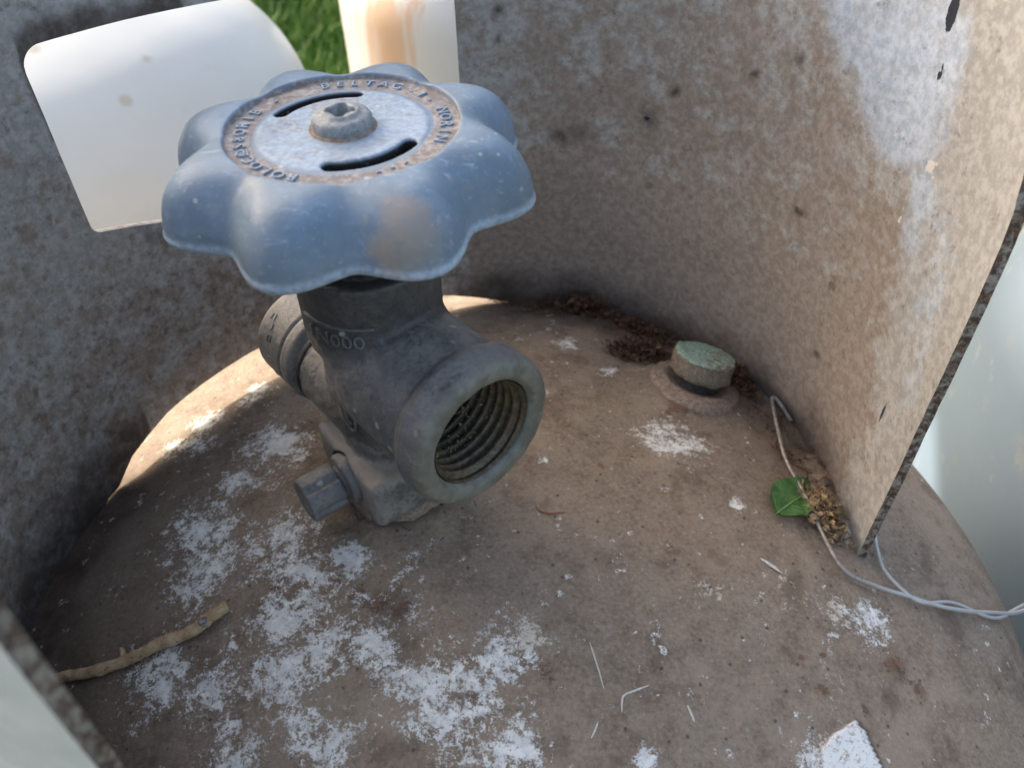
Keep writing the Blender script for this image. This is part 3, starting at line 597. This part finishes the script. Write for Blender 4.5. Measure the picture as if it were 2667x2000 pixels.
# ------------------------------------------------------------------ handwheel
PH = math.radians(75)
def fwheel(X, Y, Z):
    r = np.hypot(X, Y); t = np.arctan2(Y, X); c = .5 + .5 * np.cos(8 * (t - PH))
    R = 31.0 + 7.1 * c ** .85
    u = sstep(104, 117, Z); R = R + (1 - u) * (.9 - .7 * c)
    q = r / R
    lob = .61 + .05 * c
    g = (np.clip((q - lob) / (1 - lob), 0, None) ** 2.5 + np.clip((Z - 102.6) / 14.7, 0, None) ** 2.5) ** (1 / 2.5) - 1
    f = g * 13.8
    f = np.where(q < .6, np.minimum(f, Z - 118.2), f) if False else f
    shell = smax(f, -(f + 1.9), .4); shell = smax(shell, (103.3 + 0.15 * np.cos(8 * (t - PH))) - Z, .5)
    lip = np.sqrt(np.maximum(np.abs(f + .6) - .2, 0) ** 2 + (Z - 104.2) ** 2) - .8; shell = smin(shell, lip, .5)
        
    floorz = 115.9 + .3 * sstep(17.5, 16.3, r) + .0 * r
    disc = np.maximum(np.maximum(r - 25.5, Z - floorz), 113.2 - Z)
    d = smin(smax(shell, -(smax(r - 23.1, 115.3 - Z, .4)), .5), disc, .15)
    for a0 in (math.radians(120), math.radians(-60)):
        da = (t - a0 + math.pi) % (2 * math.pi) - math.pi; hw = math.radians(33)
        dac = np.clip(da, -hw, hw); px, py = 15.2 * np.cos(a0 + dac), 15.2 * np.sin(a0 + dac)
        sl = np.hypot(X - px, Y - py) - 1.45; d = smax(d, -np.maximum(sl, np.abs(Z - 114.5) - 4), .5)
    hub = np.maximum(r - 7.5 , np.abs(Z - 113) - 3.2); d = smin(d, hub, .4)
    post = np.maximum(r - 9, np.maximum(103 - Z, Z - 115)); d = smin(d, post, .8)
    return d
def slotd(X, Y):
    t = np.arctan2(Y, X); o = 9 + 0 * X
    for a0 in (math.radians(120), math.radians(-60)):
        da = (t - a0 + math.pi) % (2 * math.pi) - math.pi; dac = np.clip(da, -math.radians(33), math.radians(33)); o = np.minimum(o, np.hypot(X - 15.2 * np.cos(a0 + dac), Y - 15.2 * np.sin(a0 + dac)) - 1.45)
    return o
V, F = surface_nets(fwheel, (-41, -41, 102), (41, 41, 120), .36)
r = np.hypot(V[:, 0], V[:, 1]); az = np.degrees(np.arctan2(V[:, 1], V[:, 0]))
nz = fbm(V, 5, 3, 14)
top = sstep(113, 115, V[:, 2])
dust = np.clip(1.0 * sstep(17.2, 18.6, r) * sstep(23.6, 22.8, r) * top - .35 * sstep(116.7, 117.1, V[:, 2]) * sstep(22, 23, r), 0, 1) * np.where(np.abs(az + 90) < 60, .75, 1)
dust += .6 * sstep(7.5, 5.5, r) * top + .55 * sstep(.50, .66, fbm(V, 3.2, 4, 71)) * sstep(18, 16, r) * top + .35 * sstep(.52, .7, fbm(V, 4, 4, 72))
def spot(x, y, z, s): return np.exp(-((V[:, 0] - x) ** 2 + (V[:, 1] - y) ** 2 + (V[:, 2] - z) ** 2) / s ** 2)
dust += .5 * spot(-8, -11, 116, 2.4) + .35 * spot(-35, 3, 112, 4)
smudge = .95 * spot(16, -31, 110, 5.5) + .6 * spot(13, -29, 115.5, 5) + .65 * spot(9, -33, 109, 3.2) + .45 * spot(11, -34, 105, 3.5) + .3 * spot(-3, -36, 106, 5) + .3 * spot(-33, 6, 112, 3.5)
pale = .85 * sstep(106.2, 104.6, V[:, 2]) * sstep(30, 33, r) + .55 * sstep(116.8, 116.4, V[:, 2]) * sstep(17.5, 16.5, r) * top * sstep(113, 115, V[:, 2])
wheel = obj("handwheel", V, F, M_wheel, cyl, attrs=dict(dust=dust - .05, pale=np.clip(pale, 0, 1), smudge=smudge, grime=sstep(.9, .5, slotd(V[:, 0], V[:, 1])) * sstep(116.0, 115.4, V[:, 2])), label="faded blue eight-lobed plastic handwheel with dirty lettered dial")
mb = MB()
def ring_text(s, a0, step, size=3.4, r0=20.2):
    for i, ch in enumerate(s):
        if ch == ' ': continue
        T, TF = text_mesh(ch, size, .28, 2); a = math.radians(a0 - step * i)
        rad = np.array([math.cos(a), math.sin(a), 0]); tan = np.array([math.sin(a), -math.cos(a), 0])
        mb.add(rad * r0 + T[:, :1] * tan + T[:, 1:2] * rad + (T[:, 2:3] + 116.05) * ez, TF)
ring_text("BELTAG", 108, 9.0); ring_text("-1- NORIN", 52, 8.6); ring_text("OSSORIB -", 208, 8.4); ring_text("ROLOCA -", 250, 8.2); ring_text("---", 312, 8)
V, F = mb.get(); obj("raised_lettering", V, F, M_wheel, wheel, smooth=False, attrs=dict(dust=.42 + 0 * V[:, 0], pale=.55 + 0 * V[:, 0]))
# hub nut with a splined hole
V, F = lathe([(6.0, 115.2), (6.0, 117.3), (5.95, 118.2), (5.5, 118.9), (4.6, 119.2), (3.9, 119.25), (3.6, 119.7), (3.3, 119.85)] + [(2.7, 119.85), (2.55, 119.6), (2.5, 116.5), (.1, 116.4)], 96, caps=False,
             rfun=lambda r, h, a: r if r > 2.9 else r * (1 + .16 * math.copysign(abs(math.cos(4 * a)) ** .5, math.cos(4 * a))))
obj("hub_nut", V, F, M_nut, wheel, label="grey zinc nut with a star-shaped hole")
V, F = lathe([(17.6, 112.4), (17.5, 112.9), (9.2, 113.0), (9.1, 112.3)], 90, caps=False); V[:, 2] += (fbm(V, 1.5, 3, 3) - .5) * .8; obj('caked_grime', V, F, M_rubber, wheel)
V, F = lathe([(6.9, 116.1), (6.6, 116.5), (5.9, 116.7)], 64, caps=False); obj("washer", V, F, M_mud, wheel)

# ------------------------------------------------------------------ bung on the dome
bx, by = BUNG; bz = float(dz(bx, by)); nb = np.array([(bx - CX) / RS, (by - CY) / RS + .05, 1.]); nb /= np.linalg.norm(nb)
wob = lambda r, h, a: r * (1 + .018 * math.sin(3 * a + 1) + .012 * math.sin(8 * a + h))
V, F = lathe([(16, -2), (15.6, .6), (15.0, 1.9), (14.2, 2.6), (13.2, 2.4), (12, 3.2), (10.6, 3.3), (9.2, 2.2)], 80, (bx, by, bz), nb, rfun=wob)
bung = obj("bung", V, F, M_mud, cyl, label="mud-caked round bung near the right wall")
tilt = nb + np.array([.02, .06, 0]); tilt /= np.linalg.norm(tilt)
rough = lambda V, s_=1.2: V + (np.stack([fbm(V, 2.2, 4, k) for k in (1, 2, 3)], 1) - .5) * s_
V = rough(V, 1.8) if False else V
cp = [(7.4, 1.5), (7.4, 5.2), (9.4, 5.5), (10.0, 6.0), (10.15, 7.5), (10.2, 9), (10.2, 11), (10.15, 12.4), (9.9, 13.0), (9.2, 13.1)] + [(k, 13.1) for k in (8, 7, 6, 5, 4, 3, 2, 1, .05)]
cp = [(a0 + (a1 - a0) * k / 3, b0 + (b1 - b0) * k / 3) for (a0, b0), (a1, b1) in zip(cp[:-1], cp[1:]) for k in range(3)] + [cp[-1]]
V, F = lathe(cp, 110, (bx, by, bz), tilt, rfun=wob)
Mv = NT("verdigris_cap"); f = Mv.noise(.5, 6, .7, 5); f2 = Mv.noise(1.4, 4, .6, 9)
topm = Mv.attr('top'); c1 = Mv.mix(Mv.ss(f2, .4, .62), (.16, .125, .085), (.25, .205, .15)); c2 = Mv.mix(Mv.ss(f2, .4, .6), (.17, .27, .23), (.33, .40, .31))
c = Mv.mix(Mv.ss(Mv.math('ADD', topm, Mv.math('MULTIPLY', Mv.math('SUBTRACT', f, .5), 2.2)), .45, .65), c1, c2)
Mv.fin(c, .85, Mv.bump(Mv.math('ADD', f, f2), .5, .8), .2)
V = rough(V, 1.5); hh = (V - np.array([bx, by, bz])) @ tilt
obj("bung_cap", V, F, Mv.mat, bung, attrs=dict(top=sstep(11.5, 12.8, hh) * (.55 + .45 * sstep(6, -2, (V[:, 0] - bx) - .4 * (V[:, 1] - by)))))
V, F = lathe([(7.7, 1), (7.7, 5.4)], 48, (bx, by, bz), tilt, caps=False); obj("bung_groove", V, F, M_rubber, bung)

# ------------------------------------------------------------------ loose things on the dome
def P3(l, h=0): return np.array([(x, y, dz(x, y) + h + (q[0] if q else 0)) for x, y, *q in l])
p1 = np.array([(122.5, 36, -8.), (119, 42, -4.5), (117, 42.5, -3.5), (116.3, 38, -3.8), (116, 29, -5.2), (115.8, 17, -6.0), (118.2, 2.8, -6.6), (119.9, -12, -7.6), (123.4, -21.3, -9.6), (132.5, -24.1, -13.4), (141.4, -24.6, -17.4), (153.7, -25.0, -23.2), (170.5, -21.6, -32.2), (190, -13.9, -44), (212, 2, -52), (240, 10, -80)])
p2 = np.array([(134, 6, -15), (138.0, -3.2, -15.2), (137.0, -10.3, -14.6), (136.7, -17.4, -14.8), (140.6, -23.4, -16.6), (146.0, -25.8, -19.2), (158.1, -22.2, -25.5), (173.0, -22.6, -33.8), (189.5, -12.4, -44.5), (212, -1, -53), (240, 6, -82)])
w0 = empty("twisted_wire", (118, -12, -9), "thin grey twisted wire looping over the dome past the free edge of the collar", "wire")
S1 = spline(p1, 10); S2 = spline(p2, 10)
V, F = tube(S1, .60, 12); obj("wire_strand", V, F, M_wire, w0, attrs=dict(clean=sstep(122, 145, V[:, 0])))
V, F = tube(S2, .52, 12); obj("wire_strand", V, F, M_wire, w0, attrs=dict(clean=sstep(122, 145, V[:, 0])))
# twig
tp = P3([(-100, -47, 2.5), (-86.5, -46.0, 2.0), (-78.4, -46.4, 1.8), (-68.2, -45.2, 1.7), (-59.8, -42.6, 1.9), (-51.4, -41.0, 2.3), (-47.1, -38.2, 2.6), (-42.6, -35.6, 2.8)])
tg = empty("dry_twig", (-68, -45, float(dz(-68, -45))), "bent dry tan twig on the dome, one end hidden by the near collar plate", "twig")
Q = spline(tp, 14); nQ = len(Q); rad = np.interp(np.arange(nQ), [0, nQ * .3, nQ * .8, nQ - 1], [1.25, 1.4, 1.6, 1.4]) * (1 + .10 * (fbm(Q, 3, 3, 6) - .5) * 2)
for u in (.33, .62, .82): rad = rad * (1 + .22 * np.exp(-((np.arange(nQ) / nQ - u) / .018) ** 2))
V, F = tube(Q, rad, 16, .06); V = V + ((fbm(V, 1.6, 3, 44) - .5) * .35)[:, None]; obj("bark", V, F, M_wood, tg)
i = int(nQ * .81); k = Q[i] + np.array([.3, -.7, 1.35]); V, F = lathe([(1.2, -1.0), (1.2, .2), (.9, .5), (.1, .4)], 20, k, (.25, -.45, .9), caps=False, rfun=lambda r, h, a: r * (1 + .15 * math.sin(3 * a))); obj("knot", V, F, M_cut, tg)
V, F = tube(np.array([Q[int(nQ * .42)], Q[int(nQ * .42)] + [-.8, 2.4, .9], Q[int(nQ * .42)] + [-1.4, 3.2, 1.1]]), np.array([1.1, .7, .35]), 8); obj("side_bud", V, F, M_wood, tg)
# green leaf (folded triangular piece)
M_leaf = mat_simple("green_leaf", (.045, .125, .035), (.10, .20, .06), .3, .45, .1, .4)
M_vein = mat_simple("leaf_vein", (.15, .25, .075), (.19, .29, .10), .5, .5, .1)
tip = np.array([106.2, -5.6]); A_ = [np.array(q) for q in ((106.2, -5.6), (111.5, 7.2), (124.0, 12.4), (119.5, 1.5), (112.6, -5.6))]
lf = empty("green_leaf", (114, 2, float(dz(114, 2))), "small green leaf lying under the wire beside the dried flower head", "leaf")
def leafgrid():
    n, m_ = 24, 16; V = []
    for i in range(n):
        u = i / (n - 1); c = tip * (1 - u) + np.array([123.0, 8.5]) * u
        side = np.array([-.64, .77]); wid = np.interp(u, [0, .12, .35, .6, .85, 1], [.4, 4.2, 7.0, 6.6, 5.0, 3.2])
        for j in range(m_):
            v = j / (m_ - 1) * 2 - 1; p = c + side * v * wid * (1.0 if v > 0 else .8)
            z = dz(p[0], p[1]) + 1.2 + 1.6 * abs(v) ** 1.5 + .9 * math.sin(u * 3) + .35 * math.sin(u * 19 + abs(v) * 4) * abs(v)
            V.append((p[0], p[1], z))
    return np.array(V), gridfaces(n, m_)
V, F = leafgrid(); n0 = len(V); Vb = V - [0, 0, .25]; F2 = np.concatenate([F, F[:, ::-1] + n0]); obj("blade", np.concatenate([V, Vb]), F2, M_leaf, lf)
mb = MB(); G = V.reshape(24, 16, 3); mid = (G[:, 7] + G[:, 8]) / 2 + [0, 0, .12]; mb.add(*tube(mid, np.linspace(.36, .15, 24), 6))
for i in (2, 8, 15):
    for s_ in (0, 1):
        js = list(range(8, 16)) if s_ else list(range(7, -1, -1)); pp = [G[min(23, i + int(abs(j - 7.5) * .5)), j] + [0, 0, .08] for j in js]; mb.add(*tube(np.array(pp), np.linspace(.13, .05, 8), 5))
V, F = mb.get(); obj("vein", V, F, M_vein, lf)
# dried plant debris: crumpled bracts and little stalks
def crumple(name, c, rx, ry, rz, n, mat, label, cat, seed, rot=0., smin_=.5, smax_=1.7):
    g = np.random.default_rng(seed); mb = MB(); cz = float(dz(c[0], c[1])); ca, sa = math.cos(rot), math.sin(rot)
    for i in range(n):
        p = g.normal(0, .42, 3); p[2] = abs(p[2]); q = np.array([p[0] * rx, p[1] * ry]); q = np.array([q[0] * ca - q[1] * sa, q[0] * sa + q[1] * ca])
        if math.hypot(p[0], p[1]) > 1.15: continue
        x, y = c[0] + q[0], c[1] + q[1]; z = dz(x, y) + p[2] * rz * (1.1 - .5 * min(1, math.hypot(p[0], p[1]))) + .2 + (c[2] if len(c) > 2 else 0)
        if g.random() < .75:
            s_ = g.uniform(smin_, smax_); d = g.normal(size=3); X_, Y_, Z_ = frame(d); w_ = s_ * g.uniform(.3, .6)
            pts = [X_ * -s_, X_ * -.3 * s_ + Y_ * w_ + Z_ * .3 * s_, X_ * -.3 * s_ - Y_ * w_ + Z_ * .3 * s_, X_ * .4 * s_ + Y_ * w_ * .8 + Z_ * .5 * s_, X_ * .4 * s_ - Y_ * w_ * .8 + Z_ * .4 * s_, X_ * s_ + Z_ * .1 * s_]
            mb.add(np.array(pts) + [x, y, z], [(0, 2, 1), (1, 2, 4, 3), (3, 4, 5)])
        else:
            d = g.normal(size=3); d[2] *= .5; d /= np.linalg.norm(d); L_ = g.uniform(1.5, 4); a = np.array([x, y, z])
            mb.add(*tube(np.array([a, a + d * L_ * .5 + g.normal(0, .3, 3), a + d * L_]), .14, 4))
    V, F = mb.get(); return obj(name, V, F, mat, None, smooth=False, origin=(c[0], c[1], cz), label=label, cat=cat)
crumple("dried_flower_head", (122.3, -1.0, .3), 9.5, 6.0, 7.5, 900, M_dry2, "crumbling tan dried flower head touching the green leaf beside the wire", "dried flower", 3, rot=math.radians(100))
crumple("dried_plant_clump", (108.5, 58.5, .8), 14, 6.0, 8.0, 1000, M_dry, "reddish brown dried plant clump between the bung and the right wall, above the wire's bend", "plant debris", 4, rot=math.radians(-62))
crumple("dried_plant_clump", (76.0, 68.5, .2), 12, 7.0, 6.0, 800, M_dry, "brown dried plant clump on the dome just behind and left of the bung", "plant debris", 5, rot=math.radians(10))
crumple("dried_plant_clump", (60.5, 99, 1.5), 15, 6, 8.0, 900, M_dry, "dark dried plant clump lying highest and farthest, in the angle of the back wall", "plant debris", 6, rot=math.radians(-15))
crumple("dried_plant_clump", (81., 86, .5), 13, 5, 6.0, 600, M_dry, "thin dark plant clump at the wall foot, between the farthest clump and the bung", "plant debris", 7, rot=math.radians(-35))
crumple("dried_petal", (128.5, 30.5, .3), 3.5, 2.0, 2.0, 26, M_dry2, "tiny yellowish dried petal by the wall at the hidden tail of the wire", "plant debris", 8)
# small straws, flakes and crumbs
def straw(pts, r, mat, name, label, cat):
    p = spline(P3(pts, r * .9), 6); V, F = tube(p, np.interp(np.linspace(0, 1, len(p)), [0, .2, .8, 1], [r * .5, r, r, r * .4]), 8, .25, 3)
    return obj(name, V, F, mat, None, origin=tuple(p[len(p) // 2] - [0, 0, r]), label=label, cat=cat)
straw([(37.2, -9.6), (38.6, -11.2), (41.3, -11.8), (45.5, -11.2)], .24, M_red, "rusty_stalk", "thin rusty orange plant stalk on bare dome right below the outlet", "stalk")
straw([(48.9, -48.5), (49.6, -51.5), (50.6, -55.5), (51.4, -59.5)], .2, M_straw, "straw", "pale straight straw standing upright in view, right of the big white patches", "straw")
straw([(62.4, -58.3), (59, -59.6), (56.2, -60.8), (55.4, -62.5), (55.2, -64.6)], .27, M_straw, "straw", "pale straw bent into a hook, lower middle of the dome", "straw")
straw([(49.4, -66.8), (48.6, -68.6), (47.5, -70.5)], .22, M_straw, "straw", "short pale straw left below the hook-shaped one", "straw")
straw([(71.2, -62.4), (71.7, -64), (72.4, -66)], .3, M_straw, "straw", "short thick pale straw right of the hook-shaped one", "straw")
def flake(name, pts, th, mat, label, cat, lift=.2):
    p = P3(pts, lift); n_ = len(p); V = np.concatenate([p, p + [0, 0, th]]); F = [tuple(range(n_))[::-1], tuple(range(n_, 2 * n_))] + [(i, (i + 1) % n_, (i + 1) % n_ + n_, i + n_) for i in range(n_)]
    return obj(name, V, F, mat, None, smooth=False, origin=tuple(p.mean(0) - [0, 0, lift]), label=label, cat=cat)
flake("bark_chip", [(98.2, -20.6), (100, -21.3), (102.3, -22.8), (103.8, -24.7), (102.6, -24.2), (100.3, -22.7), (98.6, -21.4)], .25, M_straw, "narrow pale flake lying left of the wire's lower bend", "flake")
g = np.random.default_rng(12); mb = MB(); cnt = 0
while cnt < 800:
    a = g.uniform(0, 2 * np.pi); r_ = 112 * math.sqrt(g.random()); x, y = CX + r_ * math.cos(a), CY + r_ * math.sin(a)
    if math.hypot(x, y) < 18: continue
    if cnt > 420:
        a = math.radians(g.uniform(-4, 84)); r_ = 113 - abs(g.normal(0, 9)); x, y = CX + r_ * math.cos(a), CY + r_ * math.sin(a)
    s_ = min(1.3, .16 + g.exponential(.17)); v = g.normal(0, s_ * .6, (5, 3)); v[:, 2] = np.abs(v[:, 2]) * .6; z = dz(x, y) + .15
    mb.add(v + [x, y, z], [(0, 1, 2), (0, 2, 3), (0, 3, 4), (1, 3, 2), (1, 4, 3), (0, 4, 1)]); cnt += 1
V, F = mb.get(); o = obj("grit_crumbs", V, F, M_mud, None, smooth=False, origin=(CX, CY, TP), label="loose brown grit crumbs scattered over the dusty dome", cat="grit"); o['kind'] = 'stuff'

g = np.random.default_rng(31); mb = MB()
for _ in range(520):
    a = math.radians(g.uniform(2, 84)); r_ = 114 - abs(g.normal(0, 5)); x, y = CX + r_ * math.cos(a), CY + r_ * math.sin(a); z = dz(x, y) + .6 + abs(g.normal(0, 1.6)) * (g.random() < .6)
    d = g.normal(size=3); d[2] *= .3; d /= np.linalg.norm(d); L_ = g.uniform(1.5, 7); p0 = np.array([x, y, z]); k = g.normal(0, .5, 3)
    mb.add(*tube(np.array([p0, p0 + d * L_ * .33 + k, p0 + d * L_ * .66 - k * .6, p0 + d * L_]), g.uniform(.08, .24), 4))
V, F = mb.get(); o = obj("plant_litter", V, F, M_dry, None, smooth=False, origin=(CX + 80, CY + 80, float(dz(CX + 80, CY + 80))), label="dark plant fibres strewn along the foot of the right wall", cat="plant litter"); o['kind'] = 'stuff'

# ------------------------------------------------------------------ neighbouring cylinders, ground, grass
def tank(name, c, R, top, crown, mat, label, knr=52., dent=0):
    t = empty(name, (c[0], c[1], -600), label, "gas cylinder", None)
    a_ = R - knr; rc = (a_ + 0.0); sl = None
    # crown of radius `crown` meets a knuckle of radius knr
    s_ = (R - knr) / (crown - knr); sl = math.asin(s_); rj = crown * s_; zj = top - crown * (1 - math.cos(sl)); prof = []
    for q in np.linspace(0.02, 1, 40): aa = sl * q; prof.append((crown * math.sin(aa), top - crown * (1 - math.cos(aa))))
    for aa in np.linspace(sl, math.pi / 2, 18)[1:]: prof.append((rj + knr * (math.sin(aa) - math.sin(sl)), zj - knr * (math.cos(sl) - math.cos(aa))))
    zw = prof[-1][1]; ws = []
    for z in list(np.linspace(zw, -585, 30))[1:]: prof.append((R, z))
    prof.append((R - 8, -590))
    V, F = lathe(prof, 160, (c[0], c[1], 0), caps=False); P = V.copy()
    d = (fbm(P, 60, 3, 8) - .5) * 2.0; nrm = V - [c[0], c[1], 0]; nrm[:, 2] = 0; nrm /= np.linalg.norm(nrm, axis=1)[:, None] + 1e-6; V = V + nrm * d[:, None] + np.stack([0 * d, 0 * d, d * .5], 1)
    obj("body", V, F, mat, t)
    V, F = lathe([(R - .5, zw - 225), (R + 1.4, zw - 227), (R + 1.6, zw - 230), (R + 1.2, zw - 233), (R - .5, zw - 235)], 120, (c[0], c[1], 0), caps=False, rfun=lambda r, h, a: r + .25 * math.sin(60 * a)); obj("weld_seam", V, F, mat, t)
    V, F = lathe([(R - 20, -584), (R - 20, -600), (R - 23, -600), (R - 23, -584)], 72, (c[0], c[1], 0), caps=False); obj("foot_ring", V, F, mat, t)
    return t
tank("neighbour_cylinder", (-222, 290), 148, 66, 225, M_tankA, "smooth bright white cylinder seen through the collar opening, left of the grass", 84.)
tank("neighbour_cylinder", (25, 620), 132, 10, 240, M_tankB, "cream white cylinder with rust streaks, farthest, standing right of the grass strip")
tank("neighbour_cylinder", (372, 66), 150, 40, 260, M_tankC, "pale blue-white cylinder with faint stains, behind the collar's free edge at right")
# a drop of white paint/dropping on the right neighbour
M_grd = mat_simple("ground_earth_grass", (.075, .085, .045), (.14, .135, .09), .02, .95, 8, .1, dark=(.06, .05, .025))
n_ = 60; xs = np.linspace(-1, 1, n_); xs = np.sign(xs) * np.abs(xs) ** 2.5 * 40000; X, Y = np.meshgrid(xs, xs, indexing='ij'); V = np.stack([X, Y, -600 + 0 * X], -1).reshape(-1, 3)
obj("ground", V, gridfaces(n_, n_), M_grd, None, origin=(0, 0, -600), kind='structure')
M_grass = NT("grass_blades"); gi = M_grass.attr('tone'); c = M_grass.mix(gi, (.045, .12, .012), (.17, .26, .05)); M_grass.fin(c, .6, None, .3); M_grass = M_grass.mat
def grass():
    g = np.random.default_rng(5); n = 90000
    x = g.uniform(-1700, 700, n); y = g.uniform(500, 3600, n); k = vn = fbm(np.stack([x, y, 0 * x], 1), 90, 3, 3)
    h = g.uniform(25, 75, n) * (.6 + .9 * k); wd = g.uniform(1.6, 3.4, n); a = g.uniform(0, 2 * np.pi, n); ln = g.uniform(.1, .9, n) * h; la = g.uniform(0, 2 * np.pi, n)
    dx, dy = np.cos(a) * wd, np.sin(a) * wd; lx, ly = np.cos(la) * ln, np.sin(la) * ln
    b = np.stack([x, y, 0 * x - 600], 1)
    P0 = b + np.stack([-dx, -dy, 0 * x], 1); P1 = b + np.stack([dx, dy, 0 * x], 1)
    mid = b + np.stack([lx * .35, ly * .35, h * .6], 1); P2 = mid + np.stack([dx, dy, 0 * x], 1) * .8; P3_ = mid - np.stack([dx, dy, 0 * x], 1) * .8
    tp_ = b + np.stack([lx, ly, h], 1); P4 = tp_ + np.stack([dx, dy, 0 * x], 1) * .15; P5 = tp_ - np.stack([dx, dy, 0 * x], 1) * .15
    V = np.stack([P0, P1, P2, P3_, P4, P5], 1).reshape(-1, 3); i = np.arange(n)[:, None] * 6
    F = np.concatenate([i + [0, 1, 2, 3], i + [3, 2, 4, 5]]); tone = np.repeat(np.clip(g.normal(.5, .25, n) + (k - .5), 0, 1), 6)
    o = obj("grass", V, F, M_grass, None, smooth=False, attrs=dict(tone=tone), origin=(-500, 2000, -600), label="bright green grass in a strip between two white cylinders", cat="grass"); o['kind'] = 'stuff'
grass()
# ------------------------------------------------------------------ added out-of-frame sheet, made up to keep sun off the cylinder
def added_sun_blocker():
    a = np.array([-96., -42, -14]); b = np.array([33., 102, -14]); e = (b - a); e /= np.linalg.norm(e); nrm = np.array([e[1], -e[0], 0])
    t0, t1, wdt = -200, 800, 560; T = 1050 / sun_vec[2] ; nu, nv = 160, 8; U = np.linspace(t0, t1, nu); W = np.linspace(0, wdt, nv)
    P = a + e * U[:, None, None] + nrm * W[None, :, None] + sun_vec * T; P = P + ez * (6 * np.sin(U / 12))[:, None, None]
    V = P.reshape(-1, 3); n0 = len(V); F = gridfaces(nu, nv); V = np.concatenate([V, V + [0, 0, 1.]]); F = np.concatenate([F, F[:, ::-1] + n0])
    obj("added_sun_blocker", V, F, M_blocker, None, origin=tuple(V[:n0].mean(0)), label="added unseen corrugated grey sheet overhead, blocking sun from the cylinders", cat="added_sun_blocker")
added_sun_blocker()
for o in scene.objects:
    if '_org' in o: del o['_org']
